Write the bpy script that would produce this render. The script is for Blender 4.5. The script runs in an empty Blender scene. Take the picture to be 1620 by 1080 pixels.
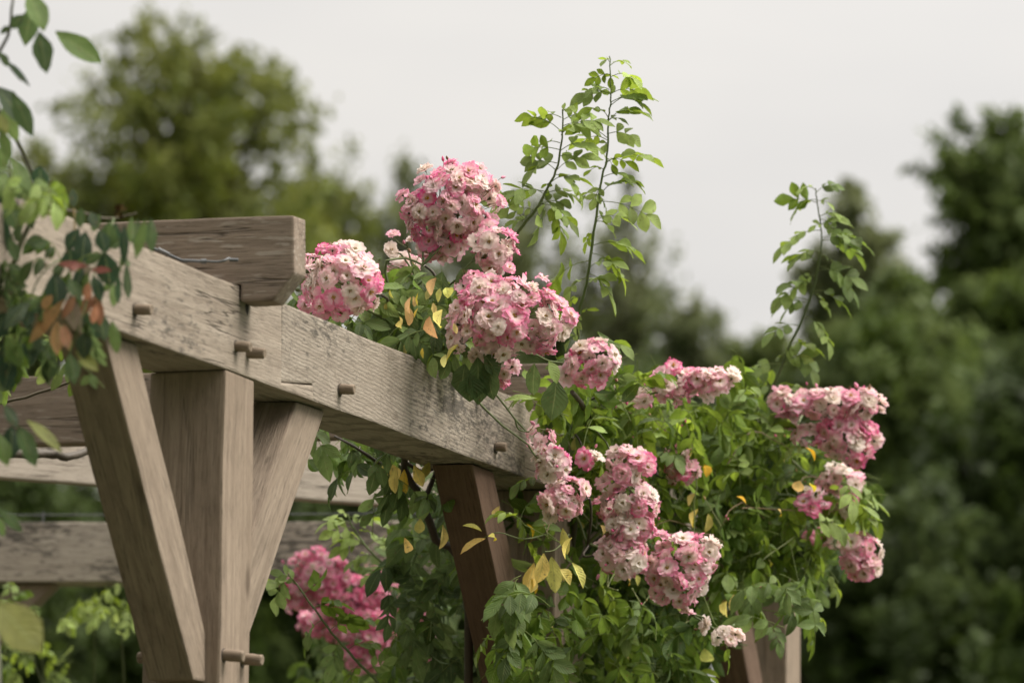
import bpy, bmesh, math, random
import numpy as np
from mathutils import Vector, Matrix, noise as mnoise
random.seed(7); rng = np.random.default_rng(11)
SC = bpy.context.scene
COL = SC.collection
R = math.radians

# ------------------------------------------------------------------ camera
F_PX = 8089.0                       # focal length in photo pixels (photo is 1620 wide)
PITCH, ROLL = 0.13115, -0.01311
CAM = np.array([0.0, 0.0, 1.6])
_f = np.array([0, math.cos(PITCH), math.sin(PITCH)])
_r0 = np.array([1.0, 0, 0]); _u0 = np.cross(_r0, _f)
_r = math.cos(ROLL) * _r0 - math.sin(ROLL) * _u0
_u = math.cos(ROLL) * _u0 + math.sin(ROLL) * _r0
cd = bpy.data.cameras.new('camera'); cam = bpy.data.objects.new('camera', cd); COL.objects.link(cam)
cam.matrix_world = Matrix(((_r[0], _u[0], -_f[0], CAM[0]), (_r[1], _u[1], -_f[1], CAM[1]),
                           (_r[2], _u[2], -_f[2], CAM[2]), (0, 0, 0, 1)))
cd.sensor_width = 36; cd.lens = F_PX / 1620 * 36; cd.clip_start = 0.5; cd.clip_end = 2000
cd.dof.use_dof = True; cd.dof.focus_distance = 11.9; cd.dof.aperture_fstop = 4.3
SC.camera = cam

# ------------------------------------------------------------------ world, sun, exposure
SUN_EL, SUN_AZ = R(50), R(98)      # azimuth clockwise from +Y
w = bpy.data.worlds.new("World"); SC.world = w; w.use_nodes = True
nt = w.node_tree; nt.nodes.clear(); N = nt.nodes.new; L = nt.links.new
sky = N('ShaderNodeTexSky'); sky.sky_type = 'NISHITA'; sky.sun_disc = False
sky.sun_elevation = SUN_EL; sky.sun_rotation = SUN_AZ; sky.air_density = 1.5; sky.dust_density = 4
hs = N('ShaderNodeHueSaturation'); hs.inputs['Saturation'].default_value = 0.12
L(sky.outputs[0], hs.inputs['Color'])
tc = N('ShaderNodeTexCoord'); sx = N('ShaderNodeSeparateXYZ'); L(tc.outputs['Generated'], sx.inputs[0])
mr = N('ShaderNodeMapRange'); mr.inputs['From Min'].default_value = 0.0; mr.inputs['From Max'].default_value = 1.0
mr.inputs['To Min'].default_value = 4.95; mr.inputs['To Max'].default_value = 4.95
zz = N('ShaderNodeMath'); zz.operation = 'MULTIPLY'; L(sx.outputs['Z'], zz.inputs[0]); L(sx.outputs['Z'], zz.inputs[1]); L(zz.outputs[0], mr.inputs['Value'])
mp = N('ShaderNodeMapping'); mp.inputs['Scale'].default_value = (5, 5, 16); L(tc.outputs['Generated'], mp.inputs[0])
cl = N('ShaderNodeTexNoise'); cl.inputs['Scale'].default_value = 1.6; cl.inputs['Detail'].default_value = 3
L(mp.outputs[0], cl.inputs['Vector'])
cr = N('ShaderNodeValToRGB'); cr.color_ramp.elements[0].color = (0.935, 0.915, 0.898, 1); cr.color_ramp.elements[1].color = (1.065, 1.03, 0.985, 1)
cr.color_ramp.elements[0].position = 0.3; cr.color_ramp.elements[1].position = 0.7
L(cl.outputs['Fac'], cr.inputs[0])
vm = N('ShaderNodeVectorMath'); vm.operation = 'SCALE'; L(cr.outputs[0], vm.inputs[0]); L(mr.outputs[0], vm.inputs['Scale'])
dt = N('ShaderNodeVectorMath'); dt.operation = 'DOT_PRODUCT'; L(tc.outputs['Generated'], dt.inputs[0]); dt.inputs[1].default_value = (.75, .66, .12)
gl = N('ShaderNodeMapRange'); gl.inputs['From Min'].default_value = -.75; gl.inputs['To Min'].default_value = .02; gl.inputs['To Max'].default_value = 1.25; L(dt.outputs['Value'], gl.inputs['Value'])
vg = N('ShaderNodeVectorMath'); vg.operation = 'SCALE'; L(vm.outputs[0], vg.inputs[0]); L(gl.outputs[0], vg.inputs['Scale'])
zp = N('ShaderNodeMath'); zp.operation = 'MULTIPLY'; L(zz.outputs[0], zp.inputs[0]); zp.inputs[1].default_value = 21
gz = N('ShaderNodeMapRange'); gz.inputs['From Min'].default_value = -1; gz.inputs['To Min'].default_value = .30; gz.inputs['To Max'].default_value = 1.25; L(dt.outputs['Value'], gz.inputs['Value'])
zq = N('ShaderNodeMath'); zq.operation = 'MULTIPLY'; L(zp.outputs[0], zq.inputs[0]); L(gz.outputs[0], zq.inputs[1])
zc = N('ShaderNodeVectorMath'); zc.operation = 'SCALE'; zc.inputs[0].default_value = (1.0, .955, .88); L(zq.outputs[0], zc.inputs['Scale'])
za = N('ShaderNodeVectorMath'); za.operation = 'ADD'; L(vg.outputs[0], za.inputs[0]); L(zc.outputs[0], za.inputs[1]); vg = za
mx = N('ShaderNodeMix'); mx.data_type = 'RGBA'; mx.inputs[0].default_value = 0.9
L(hs.outputs[0], mx.inputs[6]); L(vg.outputs[0], mx.inputs[7])
bg = N('ShaderNodeBackground'); bg.inputs['Strength'].default_value = 0.1; L(mx.outputs[2], bg.inputs[0])
wo = N('ShaderNodeOutputWorld'); L(bg.outputs[0], wo.inputs[0])
sl = bpy.data.lights.new('sun', 'SUN'); sl.energy = 3.0; sl.angle = R(36); sl.color = (1, 0.94, 0.84)
so = bpy.data.objects.new('sun', sl); COL.objects.link(so)
_d = Vector((math.sin(SUN_AZ) * math.cos(SUN_EL), math.cos(SUN_AZ) * math.cos(SUN_EL), math.sin(SUN_EL)))
so.rotation_euler = _d.to_track_quat('Z', 'Y').to_euler(); so.location = (6, 0, 9)
SC.view_settings.view_transform = 'Standard'; SC.view_settings.look = 'None'
SC.view_settings.exposure = 0.56; SC.view_settings.gamma = 1.0
SC.render.engine = 'CYCLES'
SC.cycles.max_bounces = 8; SC.cycles.diffuse_bounces = 4; SC.cycles.transmission_bounces = 4

# ------------------------------------------------------------------ helpers
def at(x, y, d):
    """photo point at depth d (m along the view axis) -> world"""
    return CAM + d * ((x - 810) / F_PX * _r - (y - 540) / F_PX * _u + _f)
PHI = 0.29598; D0 = 10.73667
ORG = at(357.8, 584.4, D0)          # foot of the main beam at the first post
UX = np.array([math.sin(PHI), math.cos(PHI), 0]); VX = np.array([-math.cos(PHI), math.sin(PHI), 0]); ZX = np.array([0, 0, 1.0])
def pg(u, v, z): return ORG + u * UX + v * VX + z * ZX     # pergola frame: u along the main beam, v inwards, z up
def unit(a): a = np.asarray(a, float); return a / (np.linalg.norm(a) + 1e-12)

def tag(o, label=None, cat=None, group=None, kind=None):
    if label: o['label'] = label
    if cat: o['category'] = cat
    if group: o['group'] = group
    if kind: o['kind'] = kind
    return o
def empty(name, loc, label, cat, group=None):
    o = bpy.data.objects.new(name, None); o.empty_display_size = .1; COL.objects.link(o); o.location = loc
    return tag(o, label, cat, group)
PENDING = []
def link(name, me, mat, parent=None):
    o = bpy.data.objects.new(name, me); COL.objects.link(o)
    if mat and not me.materials: me.materials.append(mat)
    if parent is not None:
        o.parent = parent; PENDING.append(o)
    return o
def settle():
    """vertices were written in world space: undo each parent's offset"""
    for o in PENDING:
        p = o.parent; off = Vector((0, 0, 0))
        while p is not None:
            off += p.location if p.type == 'EMPTY' else Vector((0, 0, 0)); p = p.parent
        if 'free' not in o: o.location = -off if o.parent.type == 'EMPTY' else Vector((0, 0, 0))
class Acc:
    """collects vertices, faces and per-vertex colour (tint) and leaf coordinates (lc)"""
    def __init__(s): s.v = []; s.f = []; s.c = []; s.l = []; s.n = 0
    def add(s, v, f, c, l=None):
        v = np.asarray(v, float); f = np.asarray(f, int)
        s.v.append(v); s.f.append(f + s.n)
        c = np.asarray(c, float)
        s.c.append(np.broadcast_to(c, (len(v), 3)) if c.ndim == 1 else c)
        s.l.append(np.zeros((len(v), 3)) if l is None else np.asarray(l, float)); s.n += len(v)
    def mesh(s, name):
        me = bpy.data.meshes.new(name)
        V = np.concatenate(s.v); nf = sum(len(f) for f in s.f)
        me.vertices.add(len(V)); me.vertices.foreach_set('co', V.astype(np.float32).ravel())
        idx = np.concatenate([f.ravel() for f in s.f]); cnt = np.concatenate([np.full(len(f), f.shape[1]) for f in s.f])
        me.loops.add(len(idx)); me.loops.foreach_set('vertex_index', idx.astype(np.int32))
        me.polygons.add(nf); st = np.concatenate([[0], np.cumsum(cnt)[:-1]])
        me.polygons.foreach_set('loop_start', st.astype(np.int32))
        me.polygons.foreach_set('use_smooth', np.ones(nf, bool))
        me.update(calc_edges=True)
        a = me.attributes.new('tint', 'FLOAT_COLOR', 'POINT')
        C = np.concatenate(s.c); a.data.foreach_set('color', np.c_[C, np.ones(len(C))].astype(np.float32).ravel())
        a = me.attributes.new('lc', 'FLOAT_VECTOR', 'POINT'); a.data.foreach_set('vector', np.concatenate(s.l).astype(np.float32).ravel())
        me.validate(); return me
    def build(s, name, mat, parent=None): return link(name, s.mesh(name), mat, parent)

def tube(acc, pts, r0, r1, col, n=6, wob=0.0):
    pts = [np.asarray(p, float) for p in pts]
    # resample as a smooth curve
    P = []
    for i in range(len(pts) - 1):
        a, b = pts[max(i - 1, 0)], pts[i]; c, d = pts[i + 1], pts[min(i + 2, len(pts) - 1)]
        for t in np.linspace(0, 1, 5)[:-1]:
            P.append(.5 * ((2 * b) + (c - a) * t + (2 * a - 5 * b + 4 * c - d) * t * t + (3 * b - a - 3 * c + d) * t ** 3))
    P.append(pts[-1]); P = np.array(P)
    if wob: P[1:-1] += rng.normal(0, wob, (len(P) - 2, 3))
    m = len(P); T = np.gradient(P, axis=0); rings = []
    for i in range(m):
        t = unit(T[i]); s = unit(np.cross(t, [0.3, 0.1, 1])); q = np.cross(t, s)
        rr = r0 + (r1 - r0) * i / (m - 1)
        an = np.arange(n) * 2 * math.pi / n
        rings.append(P[i] + rr * (np.cos(an)[:, None] * s + np.sin(an)[:, None] * q))
    V = np.concatenate(rings); Fq = []
    for i in range(m - 1):
        for k in range(n): Fq.append((i * n + k, i * n + (k + 1) % n, (i + 1) * n + (k + 1) % n, (i + 1) * n + k))
    acc.add(V, Fq, col); acc.add(rings[-1], [list(range(n))], col); acc.add(rings[0], [list(range(n))[::-1]], col)

# ------------------------------------------------------------------ materials
def newmat(name):
    m = bpy.data.materials.new(name); m.use_nodes = True; t = m.node_tree; t.nodes.clear(); return m, t, t.nodes.new, t.links.new
def wood(name, light, dark, seed=0.0, spot=0.3, fleck=0.0, wave=0.0, crack=1.0):
    m, t, N, L = newmat(name)
    at_ = N('ShaderNodeAttribute'); at_.attribute_name = 'grain'
    add = N('ShaderNodeVectorMath'); add.operation = 'ADD'; add.inputs[1].default_value = (seed * 3.1, seed * 1.7, seed * 2.3)
    L(at_.outputs['Vector'], add.inputs[0]); src = add.outputs[0]
    def mapped(s):
        q = N('ShaderNodeMapping'); q.inputs['Scale'].default_value = s; L(src, q.inputs[0]); return q.outputs[0]
    def nz(vec, sc=1.0, det=6, rough=.6, dist=0.0):
        n = N('ShaderNodeTexNoise'); n.inputs['Scale'].default_value = sc; n.inputs['Detail'].default_value = det
        n.inputs['Roughness'].default_value = rough; n.inputs['Distortion'].default_value = dist; L(vec, n.inputs['Vector']); return n.outputs['Fac']
    def rng_(v, a, b, c=0.0, d=1.0):
        q = N('ShaderNodeMapRange'); q.inputs['From Min'].default_value = a; q.inputs['From Max'].default_value = b
        q.inputs['To Min'].default_value = c; q.inputs['To Max'].default_value = d; L(v, q.inputs['Value']); return q.outputs[0]
    def math_(op, a, b):
        q = N('ShaderNodeMath'); q.operation = op
        for i, x in enumerate((a, b)):
            if isinstance(x, (int, float)): q.inputs[i].default_value = x
            else: L(x, q.inputs[i])
        return q.outputs[0]
    def mix(fac, a, b):
        q = N('ShaderNodeMix'); q.data_type = 'RGBA'
        if isinstance(fac, (int, float)): q.inputs[0].default_value = fac
        else: L(fac, q.inputs[0])
        for i, x in ((6, a), (7, b)):
            if isinstance(x, tuple): q.inputs[i].default_value = (*x, 1)
            else: L(x, q.inputs[i])
        return q.outputs[2]
    if wave:                        # curly, diagonal grain
        wv = nz(mapped((5, 9, 9)), 1, 2, .5)
        cmb = N('ShaderNodeCombineXYZ'); off = rng_(wv, .3, .7, -wave, wave)
        sp = N('ShaderNodeSeparateXYZ'); L(src, sp.inputs[0])
        lean = math_('MULTIPLY', sp.outputs[0], 0.22); o2 = math_('ADD', off, lean); L(o2, cmb.inputs[2])
        ad2 = N('ShaderNodeVectorMath'); ad2.operation = 'ADD'; L(src, ad2.inputs[0]); L(cmb.outputs[0], ad2.inputs[1]); raw = src; src = ad2.outputs[0]
    fine = nz(mapped((16, 200, 200)), 1, 5, .68)
    med = nz(mapped((3.6, 52, 52)), 1, 8, .7, .5)
    big = nz(mapped((1.6, 5, 5)), 1, 4, .55)
    c = mix(rng_(med, .32, .68), dark, light)
    c = mix(math_('MULTIPLY', rng_(fine, .46, .32), .7), c, tuple(x * .33 for x in dark))
    c = mix(math_('MULTIPLY', rng_(big, .42, .66), .55), c, (light[0] * .72, light[1] * .70, light[2] * .68))
    mott = nz(mapped((9, 14, 14)), 1, 5, .7)
    c = mix(math_('MULTIPLY', rng_(mott, .5, .72), .4), c, tuple(x * .62 for x in dark))
    kv = N('ShaderNodeTexVoronoi'); kv.inputs['Scale'].default_value = 1; L(mapped((2.6, 7, 7)), kv.inputs['Vector'])
    c = mix(math_('MULTIPLY', rng_(kv.outputs['Distance'], .13, .05), .7), c, (.07, .048, .034))
    # lichen-dark mildew spots, elongated along the grain
    sp1 = nz(mapped((20, 74, 74)), 1, 5, .7); mask = nz(mapped((2.4, 5.5, 5.5)), 1, 3, .5)
    sa = N('ShaderNodeAttribute'); sa.attribute_name = 'spot'
    thr = math_('ADD', math_('MULTIPLY', sp1, .62), math_('MULTIPLY', mask, .52))
    thr = math_('ADD', thr, math_('MULTIPLY', sa.outputs['Fac'], .13 * 1.0))
    sf = rng_(thr, .715 - .1 * spot, .795 - .1 * spot)
    c = mix(math_('MULTIPLY', sf, .82), c, (.058, .052, .046))
    if wave:
        wt = N('ShaderNodeTexWave'); wt.bands_direction = 'Y'; wt.inputs['Scale'].default_value = 34; wt.inputs['Distortion'].default_value = 9; wt.inputs['Detail'].default_value = 4; wt.inputs['Detail Scale'].default_value = .35
        wm = N('ShaderNodeMapping'); wm.inputs['Scale'].default_value = (.35, 1, 1); wm.inputs['Rotation'].default_value = (0, 0, .16); L(raw, wm.inputs[0]); L(wm.outputs[0], wt.inputs['Vector'])
        c = mix(math_('MULTIPLY', rng_(wt.outputs['Fac'], .45, .05), .5), c, tuple(x * .45 for x in dark))
    if fleck:
        fl = nz(mapped((14, 90, 90)), 1, 3, .5); c = mix(math_('MULTIPLY', rng_(fl, .60, .66), fleck), c, (.50, .45, .40))
    ck = nz(mapped((.9, 24, 24)), 1, 3, .5)
    line = math_('SUBTRACT', 1.0, rng_(math_('ABSOLUTE', math_('SUBTRACT', ck, .5), 0), 0.0, .012)); gate = rng_(nz(mapped((1.8, 4, 4)), 1.7, 2), .49, .56)
    cf = math_('MULTIPLY', math_('MULTIPLY', line, gate), .8 * crack)
    c = mix(cf, c, (.035, .028, .022))
    b = N('ShaderNodeBsdfPrincipled'); L(c, b.inputs['Base Color']); b.inputs['Roughness'].default_value = .88
    b.inputs['Specular IOR Level'].default_value = .2
    h = math_('ADD', math_('MULTIPLY', med, .8), math_('MULTIPLY', fine, .9)); h = math_('SUBTRACT', h, math_('MULTIPLY', cf, 1.2))
    bp = N('ShaderNodeBump'); bp.inputs['Strength'].default_value = .6; bp.inputs['Distance'].default_value = .005; L(h, bp.inputs['Height']); L(bp.outputs[0], b.inputs['Normal'])
    o = N('ShaderNodeOutputMaterial'); L(b.outputs[0], o.inputs[0]); return m
W_BEAM = wood('oak_grey', (.40, .342, .283), (.215, .174, .138), 1.3, .62)
W_CURL = wood('oak_grey_curly', (.41, .357, .30), (.245, .205, .166), 2.6, .5, 0, .02, .25)
W_POST = wood('oak_brown', (.34, .27, .21), (.195, .148, .112), 4.1, -.5, 0, 0, .5)
W_BRACE = wood('oak_pale_brown', (.35, .282, .222), (.188, .144, .11), 5.7, -.1, 0, 0, .5)
W_RED = wood('oak_red_brown', (.185, .122, .088), (.105, .066, .046), 6.3, -.5, 0, 0, .5)
W_RAFT = wood('oak_weathered_rafter', (.33, .262, .21), (.20, .155, .122), 7.9, 0, .45, 0, 1.0)
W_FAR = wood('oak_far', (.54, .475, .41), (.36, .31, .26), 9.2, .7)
W_PEG = wood('oak_peg', (.30, .24, .185), (.19, .145, .105), 3.3, -.5, 0, 0, 0)

def leafmat(name, trans=.34, rough=.5, veins=True, back=1.12):
    m, t, N, L = newmat(name)
    a = N('ShaderNodeAttribute'); a.attribute_name = 'tint'
    col = a.outputs['Color']
    b = N('ShaderNodeBsdfPrincipled'); b.inputs['Roughness'].default_value = rough; b.inputs['Specular IOR Level'].default_value = .24
    if veins:
        l = N('ShaderNodeAttribute'); l.attribute_name = 'lc'; s = N('ShaderNodeSeparateXYZ'); L(l.outputs['Vector'], s.inputs[0])
        def M(op, x, y=0.0):
            q = N('ShaderNodeMath'); q.operation = op
            for i, z in enumerate((x, y)):
                if isinstance(z, (int, float)): q.inputs[i].default_value = z
                else: L(z, q.inputs[i])
            return q.outputs[0]
        ac = M('ABSOLUTE', s.outputs['Y']); ph = M('SUBTRACT', M('MULTIPLY', s.outputs['X'], 8.0), M('MULTIPLY', ac, 2.4))
        side = M('POWER', M('ABSOLUTE', M('SINE', M('MULTIPLY', ph, math.pi))), .5)      # valleys at side veins
        mid = N('ShaderNodeMapRange'); L(ac, mid.inputs['Value']); mid.inputs['From Max'].default_value = .09; mid.inputs['To Min'].default_value = 1; mid.inputs['To Max'].default_value = 0
        mot = N('ShaderNodeTexNoise'); mot.inputs['Scale'].default_value = 55; mot.inputs['Detail'].default_value = 3
        gm = N('ShaderNodeTexCoord'); L(gm.outputs['Object'], mot.inputs['Vector'])
        hv = N('ShaderNodeHueSaturation'); L(col, hv.inputs['Color']); L(M('ADD', M('MULTIPLY', mot.outputs['Fac'], .7), .65), hv.inputs['Value'])
        sn = N('ShaderNodeTexNoise'); sn.inputs['Scale'].default_value = 130; sn.inputs['Detail'].default_value = 2; L(gm.outputs['Object'], sn.inputs['Vector'])
        sr = N('ShaderNodeMapRange'); sr.inputs['From Min'].default_value = .64; sr.inputs['From Max'].default_value = .70; sr.inputs['To Max'].default_value = .55; L(sn.outputs['Fac'], sr.inputs['Value'])
        sm = N('ShaderNodeMix'); sm.data_type = 'RGBA'; L(sr.outputs[0], sm.inputs[0]); L(hv.outputs[0], sm.inputs[6]); sm.inputs[7].default_value = (.13, .085, .03, 1); hv = type('o', (), {'outputs': [sm.outputs[2]]})
        x = N('ShaderNodeMix'); x.data_type = 'RGBA'; L(M('MULTIPLY', mid.outputs[0], .45), x.inputs[0]); L(hv.outputs[0], x.inputs[6]); x.inputs[7].default_value = (.24, .29, .08, 1)
        col = x.outputs[2]
        bp = N('ShaderNodeBump'); bp.inputs['Strength'].default_value = .5; bp.inputs['Distance'].default_value = .004; L(side, bp.inputs['Height']); L(bp.outputs[0], b.inputs['Normal'])
    g = N('ShaderNodeNewGeometry'); bk = N('ShaderNodeMix'); bk.data_type = 'RGBA'; L(g.outputs['Backfacing'], bk.inputs[0])
    pale = N('ShaderNodeHueSaturation'); pale.inputs['Saturation'].default_value = .8; pale.inputs['Value'].default_value = back; L(col, pale.inputs['Color'])
    L(col, bk.inputs[6]); L(pale.outputs[0], bk.inputs[7]); col = bk.outputs[2]
    L(col, b.inputs['Base Color'])
    tr = N('ShaderNodeBsdfTranslucent'); tv = N('ShaderNodeHueSaturation'); tv.inputs['Value'].default_value = 1.7; tv.inputs['Hue'].default_value = .487; L(col, tv.inputs['Color']); L(tv.outputs[0], tr.inputs['Color'])
    ms = N('ShaderNodeMixShader'); ms.inputs[0].default_value = trans; L(b.outputs[0], ms.inputs[1]); L(tr.outputs[0], ms.inputs[2])
    o = N('ShaderNodeOutputMaterial'); L(ms.outputs[0], o.inputs[0]); return m
M_LEAF = leafmat('rose_leaf')
M_TREE = leafmat('tree_leaf', .3, .55, False, 1.1)
def plain(name, col=None, rough=.7, metal=0.0, bump=0.0):
    m, t, N, L = newmat(name); b = N('ShaderNodeBsdfPrincipled'); b.inputs['Roughness'].default_value = rough; b.inputs['Metallic'].default_value = metal
    nz = N('ShaderNodeTexNoise'); nz.inputs['Scale'].default_value = 60; tcx = N('ShaderNodeTexCoord'); L(tcx.outputs['Object'], nz.inputs['Vector'])
    hv = N('ShaderNodeHueSaturation'); q = N('ShaderNodeMapRange'); q.inputs['To Min'].default_value = .65; q.inputs['To Max'].default_value = 1.35; L(nz.outputs['Fac'], q.inputs['Value']); L(q.outputs[0], hv.inputs['Value'])
    if col is None:
        a = N('ShaderNodeAttribute'); a.attribute_name = 'tint'; L(a.outputs['Color'], hv.inputs['Color'])
    else: hv.inputs['Color'].default_value = (*col, 1)
    L(hv.outputs[0], b.inputs['Base Color'])
    if bump:
        bp = N('ShaderNodeBump'); bp.inputs['Strength'].default_value = bump; bp.inputs['Distance'].default_value = .004; L(nz.outputs['Fac'], bp.inputs['Height']); L(bp.outputs[0], b.inputs['Normal'])
    o = N('ShaderNodeOutputMaterial'); L(b.outputs[0], o.inputs[0]); return m
M_STEM = plain('rose_cane', None, .6, 0, .4)
M_BARK = plain('tree_bark', (.09, .075, .06), .9, 0, .8)
M_STEEL = plain('galvanised_steel', (.13, .135, .14), .55, .8)
M_DARKSTEEL = plain('dark_cable', (.07, .075, .08), .45, .6)
M_DEAD = plain('dead_bloom', None, .9, 0, .6)
def petalmat():
    m, t, N, L = newmat('rose_petal')
    a = N('ShaderNodeAttribute'); a.attribute_name = 'tint'
    oi = N('ShaderNodeObjectInfo'); hv = N('ShaderNodeHueSaturation'); q = N('ShaderNodeMapRange'); q.inputs['To Min'].default_value = .8; q.inputs['To Max'].default_value = 1.15
    L(oi.outputs['Random'], q.inputs['Value']); L(q.outputs[0], hv.inputs['Saturation']); L(a.outputs['Color'], hv.inputs['Color'])
    b = N('ShaderNodeBsdfPrincipled'); b.inputs['Roughness'].default_value = .62; b.inputs['Specular IOR Level'].default_value = .22; L(hv.outputs[0], b.inputs['Base Color'])
    l = N('ShaderNodeAttribute'); l.attribute_name = 'lc'; mpn = N('ShaderNodeMapping'); mpn.inputs['Scale'].default_value = (2, 9, 1); L(l.outputs['Vector'], mpn.inputs[0])
    nz = N('ShaderNodeTexNoise'); nz.inputs['Scale'].default_value = 1.2; nz.inputs['Detail'].default_value = 3; L(mpn.outputs[0], nz.inputs['Vector'])
    bp = N('ShaderNodeBump'); bp.inputs['Strength'].default_value = .35; bp.inputs['Distance'].default_value = .003; L(nz.outputs['Fac'], bp.inputs['Height']); L(bp.outputs[0], b.inputs['Normal'])
    tr = N('ShaderNodeBsdfTranslucent'); L(hv.outputs[0], tr.inputs['Color'])
    ms = N('ShaderNodeMixShader'); ms.inputs[0].default_value = .46; L(b.outputs[0], ms.inputs[1]); L(tr.outputs[0], ms.inputs[2])
    o = N('ShaderNodeOutputMaterial'); L(ms.outputs[0], o.inputs[0]); return m
M_PETAL = petalmat()

# ------------------------------------------------------------------ ground
def grassmat():
    m, t, N, L = newmat('lawn'); n1 = N('ShaderNodeTexNoise'); n1.inputs['Scale'].default_value = .35; n1.inputs['Detail'].default_value = 8
    tcx = N('ShaderNodeTexCoord'); L(tcx.outputs['Object'], n1.inputs['Vector']); c = N('ShaderNodeValToRGB')
    c.color_ramp.elements[0].color = (.035, .06, .018, 1); c.color_ramp.elements[1].color = (.085, .12, .035, 1); L(n1.outputs['Fac'], c.inputs[0])
    b = N('ShaderNodeBsdfPrincipled'); b.inputs['Roughness'].default_value = .9; L(c.outputs[0], b.inputs['Base Color'])
    n2 = N('ShaderNodeTexNoise'); n2.inputs['Scale'].default_value = 30; n2.inputs['Detail'].default_value = 6; L(tcx.outputs['Object'], n2.inputs['Vector'])
    bp = N('ShaderNodeBump'); bp.inputs['Distance'].default_value = .05; L(n2.outputs['Fac'], bp.inputs['Height']); L(bp.outputs[0], b.inputs['Normal'])
    o = N('ShaderNodeOutputMaterial'); L(b.outputs[0], o.inputs[0]); return m
me = bpy.data.meshes.new('ground'); gx = np.linspace(-600, 600, 61); gv = [(x, y + 400, 0.0) for y in gx for x in gx]
me.from_pydata(gv, [], [(j * 61 + i, j * 61 + i + 1, (j + 1) * 61 + i + 1, (j + 1) * 61 + i) for j in range(60) for i in range(60)])
tag(link('ground', me, grassmat()), 'flat green lawn under the pergola', 'ground', kind='structure')

me = bpy.data.meshes.new('bounce_ground'); q_ = [pg(a, b, -2.938 + .004) for a, b in ((-4, -1.2), (8, -1.2), (8, 4.5), (-4, 4.5))]  # unseen brown sheet, added so the bounced light turns less green
me.from_pydata([tuple((x[0], x[1], .004)) for x in q_], [], [(0, 1, 2, 3) if np.cross(q_[1] - q_[0], q_[2] - q_[1])[2] > 0 else (3, 2, 1, 0)])
tag(link('bounce_ground', me, plain('bounce_brown', (.06, .040, .027), .95, 0, .8)), 'unseen dark brown ground sheet added under the pergola to cut green bounce light', 'ground', kind='structure')
# ------------------------------------------------------------------ pergola
PG = empty('pergola', pg(2.46, .1, -2.938), 'weathered grey oak pergola with pegged braces and overhanging rafters, half hidden by pink roses', 'pergola')
def timber(name, prof, frame, thick, mat, parent=PG, spot=None, bev=.0055, wob=.0021, label=None, gdir=(1, 0)):
    """prof: 2D outline (length a, height b); frame: (origin, A, B, C) world axes; extruded by thick along C"""
    o3, A, B, Cc = frame; bm = bmesh.new()
    n = len(prof); v0 = [bm.verts.new((a, b, 0)) for a, b in prof]; v1 = [bm.verts.new((a, b, thick)) for a, b in prof]
    bm.faces.new(v0[::-1]); bm.faces.new(v1)
    for i in range(n): bm.faces.new((v0[i], v0[(i + 1) % n], v1[(i + 1) % n], v1[i]))
    bmesh.ops.recalc_face_normals(bm, faces=bm.faces)
    bmesh.ops.bevel(bm, geom=list(bm.edges), offset=bev, segments=2, profile=.6, affect='EDGES', clamp_overlap=True)
    lo = min(a for a, b in prof); hi = max(a for a, b in prof); k = max(2, int((hi - lo) / .09))
    for i in range(1, k):
        bmesh.ops.bisect_plane(bm, geom=list(bm.verts) + list(bm.edges) + list(bm.faces), plane_co=(lo + (hi - lo) * i / k, 0, 0), plane_no=(1, 0, 0))
    sd = random.random() * 50; gr = []; sp = []
    for v in bm.verts:
        q = v.co.copy(); gr.append((q.x * gdir[0] + q.y * gdir[1], q.y * gdir[0] - q.x * gdir[1], q.z)); sp.append(spot(q.x, q.y) if spot else 0.0)
        d = mnoise.noise_vector(Vector((q.x * 3.1 + sd, q.y * 9, q.z * 9))); d2 = mnoise.noise_vector(Vector((q.x * 14 + sd, q.y * 25, q.z * 25)))
        v.co = q + d * wob * 1.4 + d2 * wob * .55
    flip = np.dot(np.cross(A, B), Cc) < 0
    for v in bm.verts: v.co = Vector(o3 + v.co.x * A + v.co.y * B + v.co.z * Cc)
    if flip: bmesh.ops.reverse_faces(bm, faces=bm.faces)
    me = bpy.data.meshes.new(name); bm.to_mesh(me); bm.free()
    a = me.attributes.new('grain', 'FLOAT_VECTOR', 'POINT'); a.data.foreach_set('vector', np.array(gr, np.float32).ravel())
    a = me.attributes.new('spot', 'FLOAT', 'POINT'); a.data.foreach_set('value', np.array(sp, np.float32))
    o = link(name, me, mat, parent)
    if label: o['label'] = label
    return o
H, TH = .186, .171
def ubeam(name, prof, v0, thick, mat, **k): return timber(name, prof, (pg(0, v0, 0), UX, ZX, VX), thick, mat, **k)
# main beam: three lengths, scarfed beyond each post
B1 = ubeam('beam', [(-1.75, 0), (.56, 0), (.56, .036), (.345, .016), (.345, H), (-1.75, H)], 0, TH, W_BEAM)
def spot2(a, b): return max(0, min(1, (a - 1.05) / .8)) * .75 + .1
B2 = ubeam('beam', [(.562, .001), (2.19, 0), (2.19, H + .004), (.350, H + .004), (.348, .0172), (.562, .0375)], .0018, TH, W_CURL, spot=spot2)
B3 = ubeam('beam', [(2.193, 0), (5.42, 0), (5.42, H - .004), (2.193, H - .004)], .006, TH - .006, W_BEAM)
bm = bmesh.new()
for i in range(10): bm.verts.new(Vector(pg(.118 + .011 * math.cos(i * .6283), -.0012, .150 + .018 * math.sin(i * .6283) + .004 * math.sin(i * 2.1))))
bm.verts.ensure_lookup_table(); bm.faces.new(bm.verts); me = bpy.data.meshes.new('peg_hole'); bm.to_mesh(me); bm.free()
link('peg_hole', me, plain('hole_dark', (.018, .013, .009), .95), B1)
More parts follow.
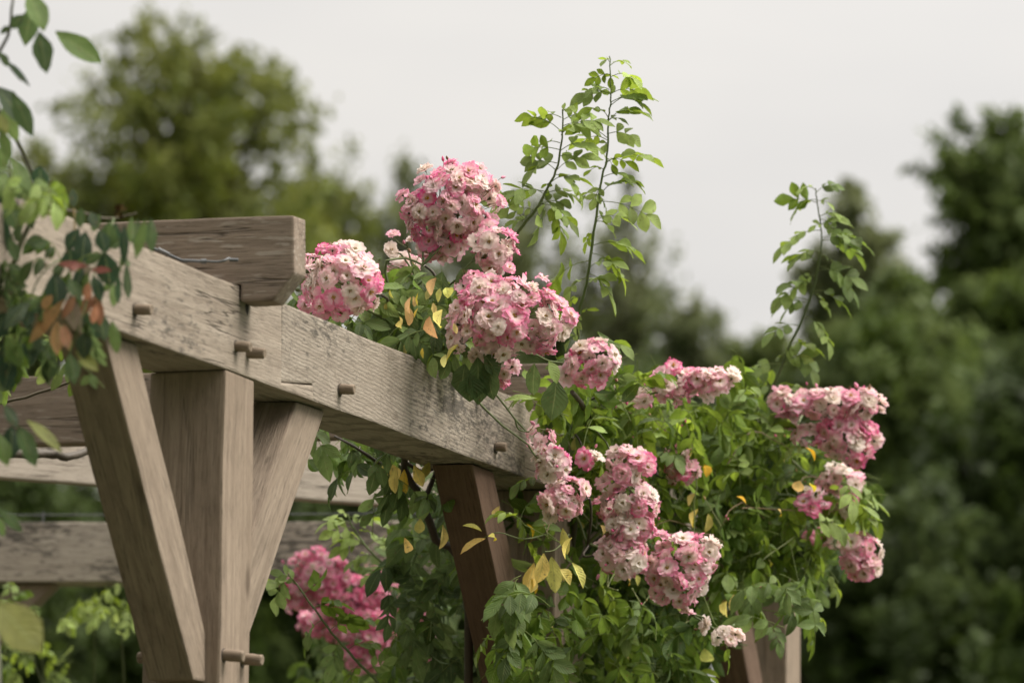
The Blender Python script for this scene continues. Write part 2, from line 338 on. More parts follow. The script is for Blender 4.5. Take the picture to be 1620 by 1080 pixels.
def peg(u, z, ln=.034, r=.0115, parent=B1, side=-1, v0=0.0, tilt=0.0):
    bm = bmesh.new(); n = 12; rings = []
    for k, (t, s) in enumerate(((-.03, 1), (.0, 1), (.5, 1.02), (.92, .97), (1.0, .82))):
        rings.append([bm.verts.new((r * s * math.cos(a + .3 * k * 0) * (1 + .05 * math.sin(3 * a)), r * s * math.sin(a), t * ln if t > 0 else t)) for a in [i * 2 * math.pi / n for i in range(n)]])
    for a, b in zip(rings, rings[1:]):
        for i in range(n): bm.faces.new((a[i], a[(i + 1) % n], b[(i + 1) % n], b[i]))
    bm.faces.new(rings[-1]); bm.faces.new(rings[0][::-1]); nrim = len(bm.verts)
    ra = [bm.verts.new((r * 1.0 * math.cos(a), r * 1.0 * math.sin(a), .0012)) for a in [i * 2 * math.pi / n for i in range(n)]]
    rb = [bm.verts.new((r * (1.28 + .14 * math.sin(2.3 * a + u)) * math.cos(a), r * (1.28 + .14 * math.cos(1.7 * a)) * math.sin(a) * (1.25 if math.sin(a) < 0 else 1), .0010)) for a in [i * 2 * math.pi / n for i in range(n)]]
    for i in range(n): bm.faces.new((ra[i], rb[i], rb[(i + 1) % n], ra[(i + 1) % n]))
    bm.verts.index_update()
    for v in list(bm.verts)[:nrim]: v.co += Vector(rng.normal(0, .0006, 3))
    o3 = pg(u, v0, z); Cc = unit(side * VX + tilt * UX - .06 * ZX); A = unit(np.cross(Cc, ZX)); B = np.cross(A, Cc)
    me = bpy.data.meshes.new('peg'); gr = [(v.co.z, v.co.x, v.co.y) for v in bm.verts]
    for v in bm.verts: v.co = Vector(o3 + v.co.x * A + v.co.y * B + v.co.z * Cc)
    bmesh.ops.recalc_face_normals(bm, faces=bm.faces); bm.to_mesh(me); bm.free()
    for f in me.polygons: f.use_smooth = len(f.vertices) == 4
    a = me.attributes.new('grain', 'FLOAT_VECTOR', 'POINT'); a.data.foreach_set('vector', np.array(gr, np.float32).ravel())
    a = me.attributes.new('spot', 'FLOAT', 'POINT'); a.data.foreach_set('value', np.array([3.0 if i >= nrim else 0.0 for i in range(len(gr))], np.float32))
    return link('peg', me, W_PEG, parent)
peg(-.535, .055, .036); peg(.055, .056, .034); peg(.128, .052, .040); peg(.742, .049, .034, parent=B2); peg(1.935, .050, .026, parent=B2)
peg(2.52, .055, .03, parent=B3); peg(3.2, .05, .03, parent=B3); peg(4.45, .05, .03, parent=B3); peg(5.0, .05, .03, parent=B3)
# posts with their braces
GZ = -2.938
def post(u0, mat, bmat_near, bmat_far, wu=.183, wv=.1705, far=True):
    P = timber('post', [(GZ - .3, 0), (-.002, 0), (-.002, wu), (GZ - .3, wu)], (pg(u0, .0015, 0), ZX, UX, VX), wv, mat)
    for u, s in ((u0 + .02, 0), (u0 + .135, .4)):
        peg(u, -.598, .045, .0125, P, -1)
    peg(u0 + .05, -.598, .03, .0125, P, 1, .172)
    # brace leaning towards the camera, and its mirror image
    k = .183
    timber('brace', [(u0 - .62, -.002), (u0 - .435, -.002), (u0 + .002, -.555), (u0 + .002, -.655), (u0 - .07, -.655)], (pg(0, .033, 0), UX, ZX, VX), .102, bmat_near, gdir=(.652, -.758))
    if far: timber('brace', [(u0 + k + .435 + .115, -.002), (u0 + k + .365, -.002), (u0 + k - .002, -.425), (u0 + k - .002, -.655), (u0 + k + .07, -.555)][::-1], (pg(0, .033, 0), UX, ZX, VX), .102, bmat_far, gdir=(.652, .758))
    return P
post(0.0, W_POST, W_BRACE, W_BRACE); post(2.46, W_POST, W_RED, W_BRACE); post(4.93, W_POST, W_RED, W_BRACE, far=False)
# rafters: notched over the main beam, chamfered overhanging end
def rafter(u0, tk, vend, mat):
    prof = [(-.122, .334), (-.126, .212), (-.077, .152), (-.004, .151), (-.004, .1885), (.175, .1885), (.175, .151), (vend, .151), (vend, .334)]
    return timber('rafter', prof, (pg(u0, 0, 0), VX, ZX, UX), tk, mat, wob=.0018)
RA = rafter(.064, .077, 3.25, W_RAFT); rafter(2.53, .08, 3.25, W_RAFT)
# diagonal rafter running to the far corner, far beam, back row
a_ = np.array([3.307, 1.888]); b_ = np.array([4.27, 1.0]); dd = unit(b_ - a_)
DA = dd[0] * UX + dd[1] * VX; DN = unit(np.cross(DA, ZX)) * -1
timber('rafter', [(-1.5, .151), (2.35, .151), (2.35, .334), (-1.5, .334)], (pg(a_[0], a_[1], 0), DA, ZX, -DN if np.dot(DN, UX) < 0 else DN), .077, W_FAR)
FA = unit(VX - .125 * UX); FN = unit(UX + .125 * VX)
FB = timber('beam', [(.05, 0), (3.35, 0), (3.35, .19), (.05, .19)], (pg(5.235, .12, 0), FA, ZX, FN), .17, W_FAR, spot=lambda a, b: .7)
timber('brace', [(2.29, -.002), (2.43, -.002), (2.95, -.50), (2.95, -.66)], (pg(5.235, .12, 0) + .03 * FN, FA, ZX, FN), .1, W_BRACE, gdir=(.70, -.71))
timber('post', [(GZ - .3, 0), (-.002, 0), (-.002, .18), (GZ - .3, .18)], (pg(5.235, .12, 0) + 2.952 * FA + .001 * FN, ZX, FA, FN), .168, W_POST)
timber('post', [(GZ - .3, 0), (-.002, 0), (-.002, .18), (GZ - .3, .18)], (pg(0, 2.98, 0), ZX, UX, VX), .168, W_POST)
ubeam('beam', [(-1.7, 0), (4.86, 0), (4.86, .148), (-1.7, .148)], 2.98, .17, W_BEAM)
# steel wire over the far beam
acc = Acc(); tube(acc, [pg(5.24, .2, .215), pg(5.10, 1.3, .214), pg(4.86, 3.2, .214)], .0022, .0022, (.5, .5, .5), 6)
for v in (2.42, 2.14): tube(acc, [pg(5.24 - .125 * v - .0, v, .19), pg(5.24 - .125 * v, v, .222)], .003, .003, (.4, .36, .2), 6)
tag(acc.build('trellis_wire', M_STEEL), 'thin steel wire strung just above the far cross beam', 'wire')
# wire tensioner on the rafter
WT = empty('wire_tensioner', at(318, 413, 10.68), 'small steel turnbuckle and dark cable hooked to the rafter side', 'turnbuckle')
du = 10.70
acc = Acc(); tube(acc, [at(239, 392, du), at(262, 401, du), at(285, 411, du), at(297, 414, du)], .0035, .0035, (.1, .1, .1), 8); acc.build('cable', M_DARKSTEEL, WT)
acc = Acc(); tube(acc, [at(292, 412, du - .01), at(318, 413.5, du - .01)], .0036, .0036, (.5, .5, .5), 8); tube(acc, [at(318, 413.5, du - .01), at(327, 413.5, du - .01)], .0055, .0055, (.5, .5, .5), 8); tube(acc, [at(250, 394, du - .015), at(268, 402, du - .015)], .0045, .003, (.7, .7, .7), 8); acc.build('barrel', M_STEEL, WT)
acc = Acc(); tube(acc, [at(326, 413.5, du - .01), at(345, 414, du - .01), at(355, 412, du - .01), at(362, 408.5, du), at(368, 411, du + .02), at(376, 411, du)], .0026, .0026, (.4, .4, .4), 8); tube(acc, [at(363, 411, du - .012), at(377, 411.5, du - .012)], .0042, .0042, (.5, .5, .5), 8); acc.build('hook', M_STEEL, WT)

# ------------------------------------------------------------------ leaves
_ts = np.linspace(0, 1, 7); _ss = np.array([-1, -.55, 0, .55, 1.0])
_prof = np.array([.06, .52, .86, 1.0, .90, .56, .015])
LQ = np.array([(i * 5 + j, i * 5 + j + 1, (i + 1) * 5 + j + 1, (i + 1) * 5 + j) for i in range(6) for j in range(4)])
def leaflet(acc, base, direc, normal, ln, wd, col, fold=.35, curl=.5, twist=0.0):
    T = unit(direc); Nn = unit(normal - np.dot(normal, T) * T); S = np.cross(Nn, T)
    if twist: S, Nn = math.cos(twist) * S + math.sin(twist) * Nn, math.cos(twist) * Nn - math.sin(twist) * S
    t = _ts[:, None]; s = _ss[None, :]
    ser = 1 + .05 * rng.standard_normal((7, 1)); half = wd * .5 * _prof[:, None] * ser
    ang = curl * t; x = ln * (np.sin(ang) / curl if abs(curl) > 1e-3 else t) * np.ones_like(s)
    z = -ln * ((1 - np.cos(ang)) / curl if abs(curl) > 1e-3 else 0 * t) + half * np.abs(s) * fold - half * .25 * fold * s ** 2 + ln * .012 * rng.standard_normal((7, 5))
    y = half * s * (1 - .12 * fold)
    V = base + x[..., None] * T + y[..., None] * S + z[..., None] * Nn
    lc = np.stack([t * np.ones_like(s), s * np.ones_like(t), np.full((7, 5), random.random())], -1)
    cc = np.asarray(col) * (1 + .06 * rng.standard_normal())
    acc.add(V.reshape(-1, 3), LQ, np.clip(cc, .004, 1), lc.reshape(-1, 3))
UP = np.array([0, 0, 1.0])
STEMG = (.10, .14, .045)
def compound(acc, base, tip, pairs=2, ln=None, col=(.06, .13, .03), droop=.35, stem=True, nrm=None, arch=.12, wr=.51, vary=.18, curl=1.0):
    """a pinnate rose leaf from base to tip; arch lifts the middle of the stalk"""
    base = np.asarray(base, float); tip = np.asarray(tip, float); D = tip - base; Lr = np.linalg.norm(D); T0 = unit(D)
    ln = ln or .45 * Lr; Nn = unit((nrm if nrm is not None else UP + .5 * rng.standard_normal(3)))
    Nn = unit(Nn - np.dot(Nn, T0) * T0); end = tip - T0 * ln * .85
    def pt(t): return base + (end - base) * t + Nn * arch * Lr * 4 * t * (1 - t) * .5 + UP * arch * Lr * t * (1 - t) * 1.5
    S = np.cross(Nn, T0)
    for i in range(pairs):
        t = .42 + (.98 - .42) * (i / max(1, pairs - .6)); q = pt(min(t, 1)); tg = unit(pt(min(t + .05, 1.05)) - pt(t - .05))
        for sg in (-1, 1):
            l = ln * (.78 + .2 * i / pairs) * random.uniform(.85, 1.12)
            dr = unit(tg * random.uniform(.45, .8) + sg * S * random.uniform(.7, 1) - UP * droop * random.uniform(.5, 1.6))
            c = np.array(col) * (1 + vary * rng.standard_normal())
            leaflet(acc, q, dr, Nn + .3 * rng.standard_normal(3), l, l * wr * random.uniform(.88, 1.12), c, random.uniform(.15, .6), random.uniform(.1, 1.0) * curl, random.uniform(-.35, .35))
    tg = unit(pt(1.0) - pt(.9) - UP * droop * .05 * Lr)
    c = np.array(col) * (1 + vary * rng.standard_normal())
    leaflet(acc, pt(1.0), unit(tg - UP * droop * .5), Nn + .2 * rng.standard_normal(3), ln * 1.08, ln * wr * 1.05, c, random.uniform(.15, .5), random.uniform(.2, .9) * curl)
    if stem: tube(acc, [pt(t) for t in (0, .33, .66, 1)], .0011, .0007, STEMG, 4)
def greens(k=None):
    """leaf colours: dark glossy, mid, fresh yellow-green"""
    k = random.random() if k is None else k
    a, b, c = np.array((.036, .072, .017)), np.array((.108, .180, .025)), np.array((.235, .335, .036))
    return a + (b - a) * k * 2 if k < .5 else b + (c - b) * (k - .5) * 2
YEL = np.array((.78, .55, .035))
def inpoly(x, y, P):
    r = False; n = len(P)
    for i in range(n):
        x1, y1 = P[i]; x2, y2 = P[(i + 1) % n]
        if (y1 > y) != (y2 > y) and x < (x2 - x1) * (y - y1) / (y2 - y1) + x1: r = not r
    return r
def dsurf(x): return 12.6 + max(0, x - 850) / 500 * 1.3
def fill(acc, poly, n, d0, d1, ln=(.05, .075), ctr=None, kfun=None, droop=.4, pairs=(2, 3), out=.5):
    xs = [p[0] for p in poly]; ys = [p[1] for p in poly]; cx, cy = ctr or (sum(xs) / len(xs), sum(ys) / len(ys)); dm = (d0 + d1) / 2
    C = at(cx, cy, dm); k = 0
    while k < n:
        x, y = random.uniform(min(xs), max(xs)), random.uniform(min(ys), max(ys))
        if not inpoly(x, y, poly): continue
        k += 1; d = random.uniform(d0, d1); d += dsurf(x) if d0 < 5 else 0; b = at(x, y, d); o = unit(b - C)
        dr = unit(o * out + rng.standard_normal(3) * .6 - UP * .15); l = random.uniform(*ln)
        b = b - dr * l * 1.6
        compound(acc, b, b + dr * l * random.uniform(2.3, 3.0), random.choice(pairs), l, greens(kfun(x, y, d) if kfun else None), droop, True, unit(UP * .7 + o * .5 + rng.standard_normal(3) * .45 - .3 * _f))

# ------------------------------------------------------------------ roses: flowers
def floret_mesh(age, seed):
    """age 0 = freshly open deep pink, 1 = faded to cream"""
    rs = np.random.default_rng(seed); acc = Acc()
    deep = np.array((.90, .21, .45)); mid = np.array((.95, .44, .61)); pale = np.array((.93, .79, .75)); cream = np.array((.93, .86, .78))
    edge = deep + (mid - deep) * min(1, age * 2) if age < .5 else mid + (pale - mid) * min(1, (age - .5) * 2.0)
    base = np.array((.92, .72, .76)) + (cream - np.array((.92, .72, .76))) * min(1, age * 1.6)
    T = np.array([.06, .32, .6, .84, 1.0]); S = np.array([-1, -.5, 0, .5, 1.0])
    Q = [(i * 5 + j, i * 5 + j + 1, (i + 1) * 5 + j + 1, (i + 1) * 5 + j) for i in range(4) for j in range(4)]
    ws = [(rs.integers(6, 8), .0250, rs.uniform(0, .28), .0113), (rs.integers(5, 7), .0205, rs.uniform(.3, .62), .0105)]
    if rs.random() < .55: ws.append((rs.integers(3, 6), .0140, rs.uniform(.75, 1.1), .0085))
    for whorl, (n, Rr, el, wd) in enumerate(ws):
        for k in range(n):
            a = 2 * math.pi * (k + .5 * whorl) / n + rs.normal(0, .09); e = el + rs.normal(0, .13); rr = Rr * (1 + .08 * rs.normal()); rc = rs.uniform(.15, .8)
            t = T[:, None]; s = S[None, :]; half = wd * np.array([.25, .72, 1.0, .98, .62])[:, None] * (1 + .05 * rs.standard_normal((5, 1)))
            tt = t - (t > .95) * (.10 * (1 - np.abs(s)) * rs.uniform(.2, 1.4)) + .02 * rs.standard_normal((5, 5)) * (t > .5)
            rad = rr * tt * math.cos(e) + rr * .22 * rc * tt ** 3 * math.sin(e); hgt = rr * tt * math.sin(e) - rr * .35 * rc * tt ** 3 + half * .28 * s ** 2 * (1 - .5 * t) + rr * .05 * rs.standard_normal((5, 5)) * t - .0016 * whorl * 0 + .001 * (k % 2)
            y = half * s
            x3 = rad * math.cos(a) - y * math.sin(a); y3 = rad * math.sin(a) + y * math.cos(a)
            kk = np.clip((tt - .38) / .58, 0, 1); kk = kk * kk * (3 - 2 * kk); kk = np.clip(kk * (.75 + .35 * np.abs(s)) * (1.1 - .1 * whorl) + .05 * rs.standard_normal((5, 5)), 0, 1)
            pv = 1 + .12 * rs.normal(); C = base + (edge - base) * kk[..., None] * np.clip(pv, .7, 1.25); C = np.clip(C, .02, .93)
            lc = np.stack([t * np.ones_like(s) + k * 3, s * np.ones_like(t), np.full((5, 5), whorl)], -1)
            acc.add(np.stack([x3, y3, hgt * np.ones_like(x3)], -1).reshape(-1, 3), Q, C.reshape(-1, 3), lc.reshape(-1, 3))
    # stamens: yellow when fresh, brown when old
    sc = np.array((.80, .50, .06)) if age < .35 else (np.array((.50, .33, .08)) if age < .6 else np.array((.50, .34, .11)))
    for k in range(22):
        a = rs.uniform(0, 6.28); q = .0048 * math.sqrt(rs.uniform(.02, 1)); h = .0035 + .0045 * rs.uniform(); c = np.array((q * math.cos(a), q * math.sin(a), h)); r_ = .00115
        v = np.array([(1, 0, 0), (0, 1, 0), (-1, 0, 0), (0, -1, 0), (0, 0, 1), (0, 0, -1.5)]) * r_ + c
        f = [(0, 1, 4), (1, 2, 4), (2, 3, 4), (3, 0, 4), (1, 0, 5), (2, 1, 5), (3, 2, 5), (0, 3, 5)]
        acc.add(v, f, sc * rs.uniform(.75, 1.2))
    n = 8; an = np.arange(n) * 2 * math.pi / n
    v = np.r_[np.c_[.0032 * np.cos(an), .0032 * np.sin(an), np.full(n, .0022)], [(0, 0, .0042)]]
    acc.add(v, [(i, (i + 1) % n, n) for i in range(n)], np.array((.45, .42, .10)) if age < .5 else np.array((.50, .42, .13)))
    v = np.r_[np.c_[.0035 * np.cos(an), .0035 * np.sin(an), np.full(n, .001)], [(0, 0, -.009)]]
    acc.add(v, [((i + 1) % n, i, n) for i in range(n)], (.10, .14, .05))
    me = acc.mesh('flower'); me.materials.append(M_PETAL); return me
AGES = [0, .05, .12, .2, .28, .36, .44, .52, .6, .68, .76, .84, .92, 1.0]
FL = [floret_mesh(a, 100 + i * 7 + j) for i, a in enumerate(AGES) for j in range(2)]
def pick(mu, sd=.24):
    a = min(1, max(0, random.gauss(mu + .13, sd * 1.3))); i = min(range(len(AGES)), key=lambda k: abs(AGES[k] - a)); return FL[i * 2 + random.randint(0, 1)]
HUBS = [at(690, 555, 12.4), at(620, 500, 12.1), at(900, 650, 12.9), at(1020, 760, 13.3), at(1110, 740, 13.6), at(1200, 720, 13.9), at(930, 860, 12.9), at(1050, 900, 13.2), at(1240, 840, 14.1), at(640, 1080, 15.8)]
def cluster(parent, d, lobes, mu=.5, sd=.26, dens=1.0, foot=None, label=None, sz=1.0, flat=0.0, name='flower_cluster'):
    """lobes: (x, y, rx, ry) in photo pixels at depth d: domes of florets on green stalks"""
    px = F_PX / d; spots = []; dlob = []; sd0 = random.random() * 40
    for lb in lobes:
        x, y, rx, ry = lb[:4]; dd_ = lb[4] if len(lb) > 4 else 0.0
        c = at(x, y, d + dd_); rx, ry = rx / px, ry / px; rz = (rx + ry) / 2; dlob.append((c, rx, ry, rz))
    for li, (c, rx, ry, rz) in enumerate(dlob):
        ex, ey, ez = max(rx - .012, .004), max(ry - .012, .004), max(rz - .012, .004)
        n = max(1, int(dens * 1.28 * 4 * math.pi * ((ex * ey) ** 1.6 / 3 + (ex * ez) ** 1.6 / 3 + (ey * ez) ** 1.6 / 3) ** (1 / 1.6) / (.034 * sz) ** 2)); ph = random.random()
        for i in range(n):
            z = 1 - 2 * (i + .5) / n; a = 2.39996 * i + 6.28 * ph; q = math.sqrt(max(0, 1 - z * z)); nv = np.array((q * math.cos(a), q * math.sin(a), z)) + rng.standard_normal(3) * .07; nv = unit(nv)
            # local axes: camera right, into the scene, up
            o = nv[0] * ex * _r + nv[1] * ez * _f + nv[2] * ey * _u; 
            if random.random() < .07: continue
            lump = mnoise.noise(Vector(nv * 1.9) + Vector((sd0, li * 3.1, 0)))
            p = c + o * (1 + .32 * lump + .07 * random.gauss(0, 1) + (random.uniform(.12, .34) if random.random() < .14 else 0))
            nn = unit(nv[0] / ex * _r + nv[1] / ez * _f + nv[2] / ey * _u)
            if np.dot(nn, _f) > .5 or (np.dot(nn, _f) > .2 and nn[2] < -.5): continue
            if any(np.linalg.norm(((p - c2) @ np.c_[_r, _f, _u]) / np.array((a2, z2, b2))) < .72 for j, (c2, a2, b2, z2) in enumerate(dlob) if j != li): continue
            spots.append((p, unit(nn * (1 - flat) + UP * (.28 + flat) + rng.standard_normal(3) * .40 - _f * .16), c))
    while len(spots) < 3:
        c, rx, ry, rz = random.choice(dlob); nv = unit(rng.standard_normal(3) - 1.2 * _f + .5 * UP); spots.append((c + nv * min(rx, ry) * .8, nv, c))
    random.shuffle(spots)
    if foot is None:
        c0 = dlob[0][0] - UP * .3 * dlob[0][2]; h0 = min(HUBS, key=lambda q: np.linalg.norm(q - c0)); foot = c0 + unit(h0 - c0) * min(.55 * np.linalg.norm(h0 - c0), dlob[0][1] + .05)
    foot = np.asarray(foot)
    acc = Acc()
    for (c, rx, ry, rz) in dlob: tube(acc, [foot, foot * .5 + c * .5 + rng.normal(0, .008, 3), c - .3 * (c - foot)], .0026, .0018, (.11, .15, .05), 5)
    for p, nn, c in spots:
        q = c - .35 * (c - foot); tube(acc, [q, (q + p) / 2 + rng.normal(0, .005, 3), p - nn * .008], .0011, .0008, (.13, .13, .05), 4)
    for k in range(max(3, len(spots) // 4)):      # buds and spent stalks
        p, nn, c = random.choice(spots); b = p + rng.normal(0, .016, 3) + nn * .009; r_ = random.uniform(.003, .0052); an = np.arange(6) * math.pi / 3
        s1 = unit(np.cross(nn, UP + .01)); s2 = np.cross(nn, s1); rg = lambda q, h: b + nn * h + q * (np.cos(an)[:, None] * s1 + np.sin(an)[:, None] * s2)
        V = np.r_[rg(r_ * .5, -r_), rg(r_, 0), rg(r_ * .8, r_ * 1.1), rg(r_ * .1, r_ * 2.2)]; Fq = [(i * 6 + j, i * 6 + (j + 1) % 6, (i + 1) * 6 + (j + 1) % 6, (i + 1) * 6 + j) for i in range(3) for j in range(6)]
        q = c - .35 * (c - foot); tube(acc, [q, (q + b) / 2 + rng.normal(0, .004, 3), b - nn * r_], .0009, .0007, (.14, .15, .05), 4)
        acc.add(V, Fq, random.choice(((.62, .12, .25), (.72, .25, .38), (.10, .14, .05), (.20, .10, .05))))
    part = acc.build(name, M_STEM, parent)
    if label: part['label'] = label
    for p, nn, c in spots[:99]:
        o = bpy.data.objects.new('flower', pick(mu + .25 * rng.standard_normal() * .3, sd)); COL.objects.link(o); o.parent = part; o['free'] = 1
        s = sz * random.choice((random.uniform(.66, .9), random.uniform(.9, 1.2), random.uniform(.95, 1.15))); q = Vector(nn).to_track_quat('Z', 'Y') @ Matrix.Rotation(random.uniform(0, 6.28), 3, 'Z').to_quaternion()
        o.location = Vector(p); o.rotation_mode = 'QUATERNION'; o.rotation_quaternion = q; o.scale = (s, s, s * random.uniform(.8, 1.5))
    return part, foot
def stem_px(pts, d): return [at(p[0], p[1], p[2] if len(p) > 2 else d) for p in pts]

ROSE = empty('rambling_rose', pg(2.75, -.08, GZ), 'rambling rose with clusters of pink and cream flowers climbing over the pergola beam', 'rose')
FEET = []
def rc(d, lobes, **k):
    p, f = cluster(ROSE, d, lobes, **k); FEET.append((f, d)); return p
rc(11.75, [(542, 448, 60, 52), (535, 400, 36, 20, .1), (500, 425, 24, 30, .12), (585, 470, 20, 22)], mu=.5, sd=.33)
rc(11.75, [(488, 478, 22, 20, .1), (510, 492, 26, 14, .02)], mu=.3)
rc(12.2, [(718, 322, 66, 60), (680, 345, 40, 45), (700, 385, 42, 28), (745, 290, 36, 32)], mu=.46, sd=.24)
rc(12.1, [(785, 393, 34, 36), (784, 348, 15, 14)], mu=.36)
rc(12.35, [(640, 372, 26, 15), (612, 398, 12, 16)], mu=.38)
rc(12.45, [(640, 418, 30, 18), (624, 440, 14, 12)], mu=.7)
rc(12.0, [(745, 447, 20, 22)], mu=.2)
rc(11.95, [(805, 502, 78, 60), (762, 525, 52, 48), (860, 510, 42, 46), (785, 468, 42, 28)], mu=.58, sd=.3)
rc(12.0, [(800, 585, 22, 26)], mu=.4)
rc(12.45, [(942, 568, 40, 34), (930, 590, 30, 22), (896, 592, 13, 14)], mu=.3)
rc(13.0, [(1062, 607, 32, 30), (1120, 600, 48, 20), (1090, 625, 34, 14)], mu=.42, flat=.3)
rc(12.9, [(1008, 628, 26, 18)], mu=.75)
rc(13.6, [(1310, 635, 66, 24), (1240, 634, 24, 22), (1375, 640, 26, 30), (1250, 662, 18, 16)], mu=.55, flat=.35)
rc(13.6, [(1335, 690, 46, 34), (1282, 688, 30, 20), (1350, 715, 28, 26)], mu=.34)
rc(13.75, [(1330, 762, 34, 24), (1310, 790, 40, 20), (1342, 785, 20, 34)], mu=.5)
rc(13.65, [(1362, 872, 32, 30), (1368, 895, 28, 24), (1335, 880, 16, 16)], mu=.4, label='small round pink cluster low on the right edge')
rc(13.9, [(1300, 850, 34, 16)], mu=.35)
rc(12.5, [(856, 692, 24, 22), (848, 700, 16, 16)], mu=.5)
rc(12.45, [(878, 738, 28, 28), (868, 725, 24, 24)], mu=.3)
rc(12.5, [(895, 785, 32, 34), (880, 790, 26, 26)], mu=.42)
rc(12.7, [(1000, 735, 34, 30), (975, 765, 28, 24), (1000, 790, 38, 34), (1000, 832, 38, 26)], mu=.48)
rc(12.7, [(985, 882, 40, 34)], mu=.72)
rc(12.75, [(1078, 893, 46, 48), (1070, 935, 36, 34), (1110, 880, 30, 32)], mu=.52, sd=.28)
rc(12.8, [(1128, 992, 20, 18), (1150, 1006, 22, 20)], mu=.8, label='loose spray of a few near white flowers low in the foliage')
rc(13.2, [(1082, 745, 28, 22), (1090, 722, 12, 10)], mu=.2)
rc(13.4, [(1055, 712, 22, 22)], mu=.1)
rc(12.65, [(930, 725, 22, 14)], mu=.8)
rc(12.9, [(960, 800, 22, 22)], mu=.15)
rc(13.6, [(1285, 795, 24, 16)], mu=.1)
rc(13.9, [(1170, 680, 18, 10)], mu=.9)
# canes
acc = Acc(); BR = (.055, .042, .03); GR = (.105, .13, .045)
root = pg(2.78, -.06, GZ + .02); hubs_ = HUBS[:-1]; P2_ = [(862, 650), (1000, 600), (1110, 640), (1225, 690), (1330, 750), (1380, 830), (1290, 920), (1120, 1000), (850, 960)]
tube(acc, [root, pg(2.66, .28, -1.6), at(742, 972, 12.9), at(690, 850, 12.8), at(655, 775, 12.7), at(640, 728, 12.65), at(655, 640, 12.5), at(690, 555, 12.3)], .013, .0075, BR, 8, .003)
tube(acc, [at(668, 800, 12.75), at(690, 745, 12.75), at(700, 715, 12.8), at(720, 640, 12.9)], .007, .005, BR, 7)
tube(acc, [at(648, 750, 12.68), at(610, 738, 12.6), at(560, 706, 12.55), at(530, 690, 12.6)], .006, .003, BR, 6)
tube(acc, [at(692, 738, 12.75), at(668, 745, 12.7), at(640, 730, 12.65)], .005, .005, BR, 6)
tube(acc, [root + .05 * UX, pg(2.75, .1, -1.5), at(905, 1000, 13.3), at(905, 860, 13.2), at(920, 740, 13.1), at(930, 660, 12.8), at(905, 620, 12.6)], .012, .006, BR, 8, .003)
tube(acc, [root + .12 * UX, pg(3.2, -.05, -1.5), at(1010, 960, 13.6), at(1060, 840, 13.6), at(1110, 740, 13.7), at(1180, 700, 13.9), at(1205, 655, 14.0)], .012, .005, BR, 8, .003)
tube(acc, [at(690, 555, 12.3), at(700, 500, 12.3), at(690, 440, 12.3), at(672, 420, 12.3)], .0055, .003, BR, 6)
tube(acc, [at(690, 560, 12.3), at(735, 520, 12.25), at(790, 440, 12.3), at(816, 375, 12.45)], .006, .004, GR, 6)
tube(acc, [at(690, 560, 12.3), at(650, 535, 12.2), at(600, 500, 12.0), at(560, 480, 11.85)], .005, .003, GR, 6)
for f, d in FEET:                      # every truss hangs on its own flowering shoot
    h = min(HUBS, key=lambda q: np.linalg.norm(q - f)); m_ = (h + f) / 2 + rng.normal(0, .03, 3) + UP * .03
    tube(acc, [h, m_, f], .0042, .0024, random.choice((BR, GR, GR)), 5, .002)
tube(acc, [at(766, 850, 12.4), at(790, 842, 12.4), at(830, 852, 12.5), at(880, 840, 12.9)], .0012, .002, GR, 5)
tube(acc, [at(862, 872, 12.4), at(880, 868, 12.5), at(900, 845, 12.8)], .0012, .002, GR, 5)
for k in range(38):
    h = random.choice(hubs_[2:]); x, y = random.uniform(840, 1370), random.uniform(620, 1000)
    if not inpoly(x, y, P2_): continue
    e = at(x, y, dsurf(x) + random.uniform(-.1, .35)); m_ = e + (h - e) * .45 + rng.normal(0, .05, 3) - UP * .03
    tube(acc, [m_, (m_ + e) / 2 + rng.normal(0, .03, 3) + UP * .02, e], .0021, .0011, random.choice((GR, (.16, .19, .06), (.14, .09, .04))), 5, .002)
    for j in range(3):
        e2 = e + rng.normal(0, .022, 3) + UP * .02; tube(acc, [e, (e + e2) / 2, e2], .0011, .0008, (.17, .18, .06), 4); tube(acc, [e2, e2 + (e2 - e) * .12], .0030, .0018, random.choice(((.55, .10, .2), (.16, .20, .06), (.3, .18, .06))), 6)
acc.build('cane', M_STEM, ROSE)
# foliage of the bush
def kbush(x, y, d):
    k = .50 + .28 * (1 - (y - 600) / 480) - .25 * max(0, d - 13.2) + random.gauss(0, .2)  # leaves darker lower and deeper in: shade put into the leaf colour
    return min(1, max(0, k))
acc = Acc()
P2 = [(862, 650), (890, 610), (935, 620), (1000, 600), (1050, 600), (1110, 640), (1180, 660), (1225, 700), (1290, 710), (1330, 750), (1370, 800), (1380, 850), (1320, 900), (1290, 945), (1255, 930), (1200, 900), (1160, 960), (1120, 1090), (780, 1095), (790, 960), (805, 880), (800, 800), (840, 765)]
dark = lambda *a: max(0, random.gauss(.2, .14))  # inner leaves coloured dark to stand in for shade inside the bush
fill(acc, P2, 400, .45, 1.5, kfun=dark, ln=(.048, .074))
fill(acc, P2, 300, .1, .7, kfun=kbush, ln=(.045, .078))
fill(acc, [(870, 640), (1000, 610), (1110, 640), (1200, 660), (1300, 720), (1370, 800), (1370, 850), (1280, 920), (1150, 900), (1000, 850), (900, 800)], 260, .0, .6, kfun=lambda *a: min(1, max(0, random.gauss(.55, .22))), ln=(.036, .06))
fill(acc, [(870, 640), (1000, 620), (1180, 660), (1240, 720), (1180, 800), (1000, 720)], 70, -.05, .4, kfun=lambda *a: random.uniform(.4, 1.0), ln=(.05, .075))
fill(acc, [(780, 960), (900, 960), (1020, 960), (1130, 980), (1120, 1090), (780, 1095)], 58, -.1, .4, kfun=lambda *a: random.uniform(.1, .6), ln=(.05, .078))
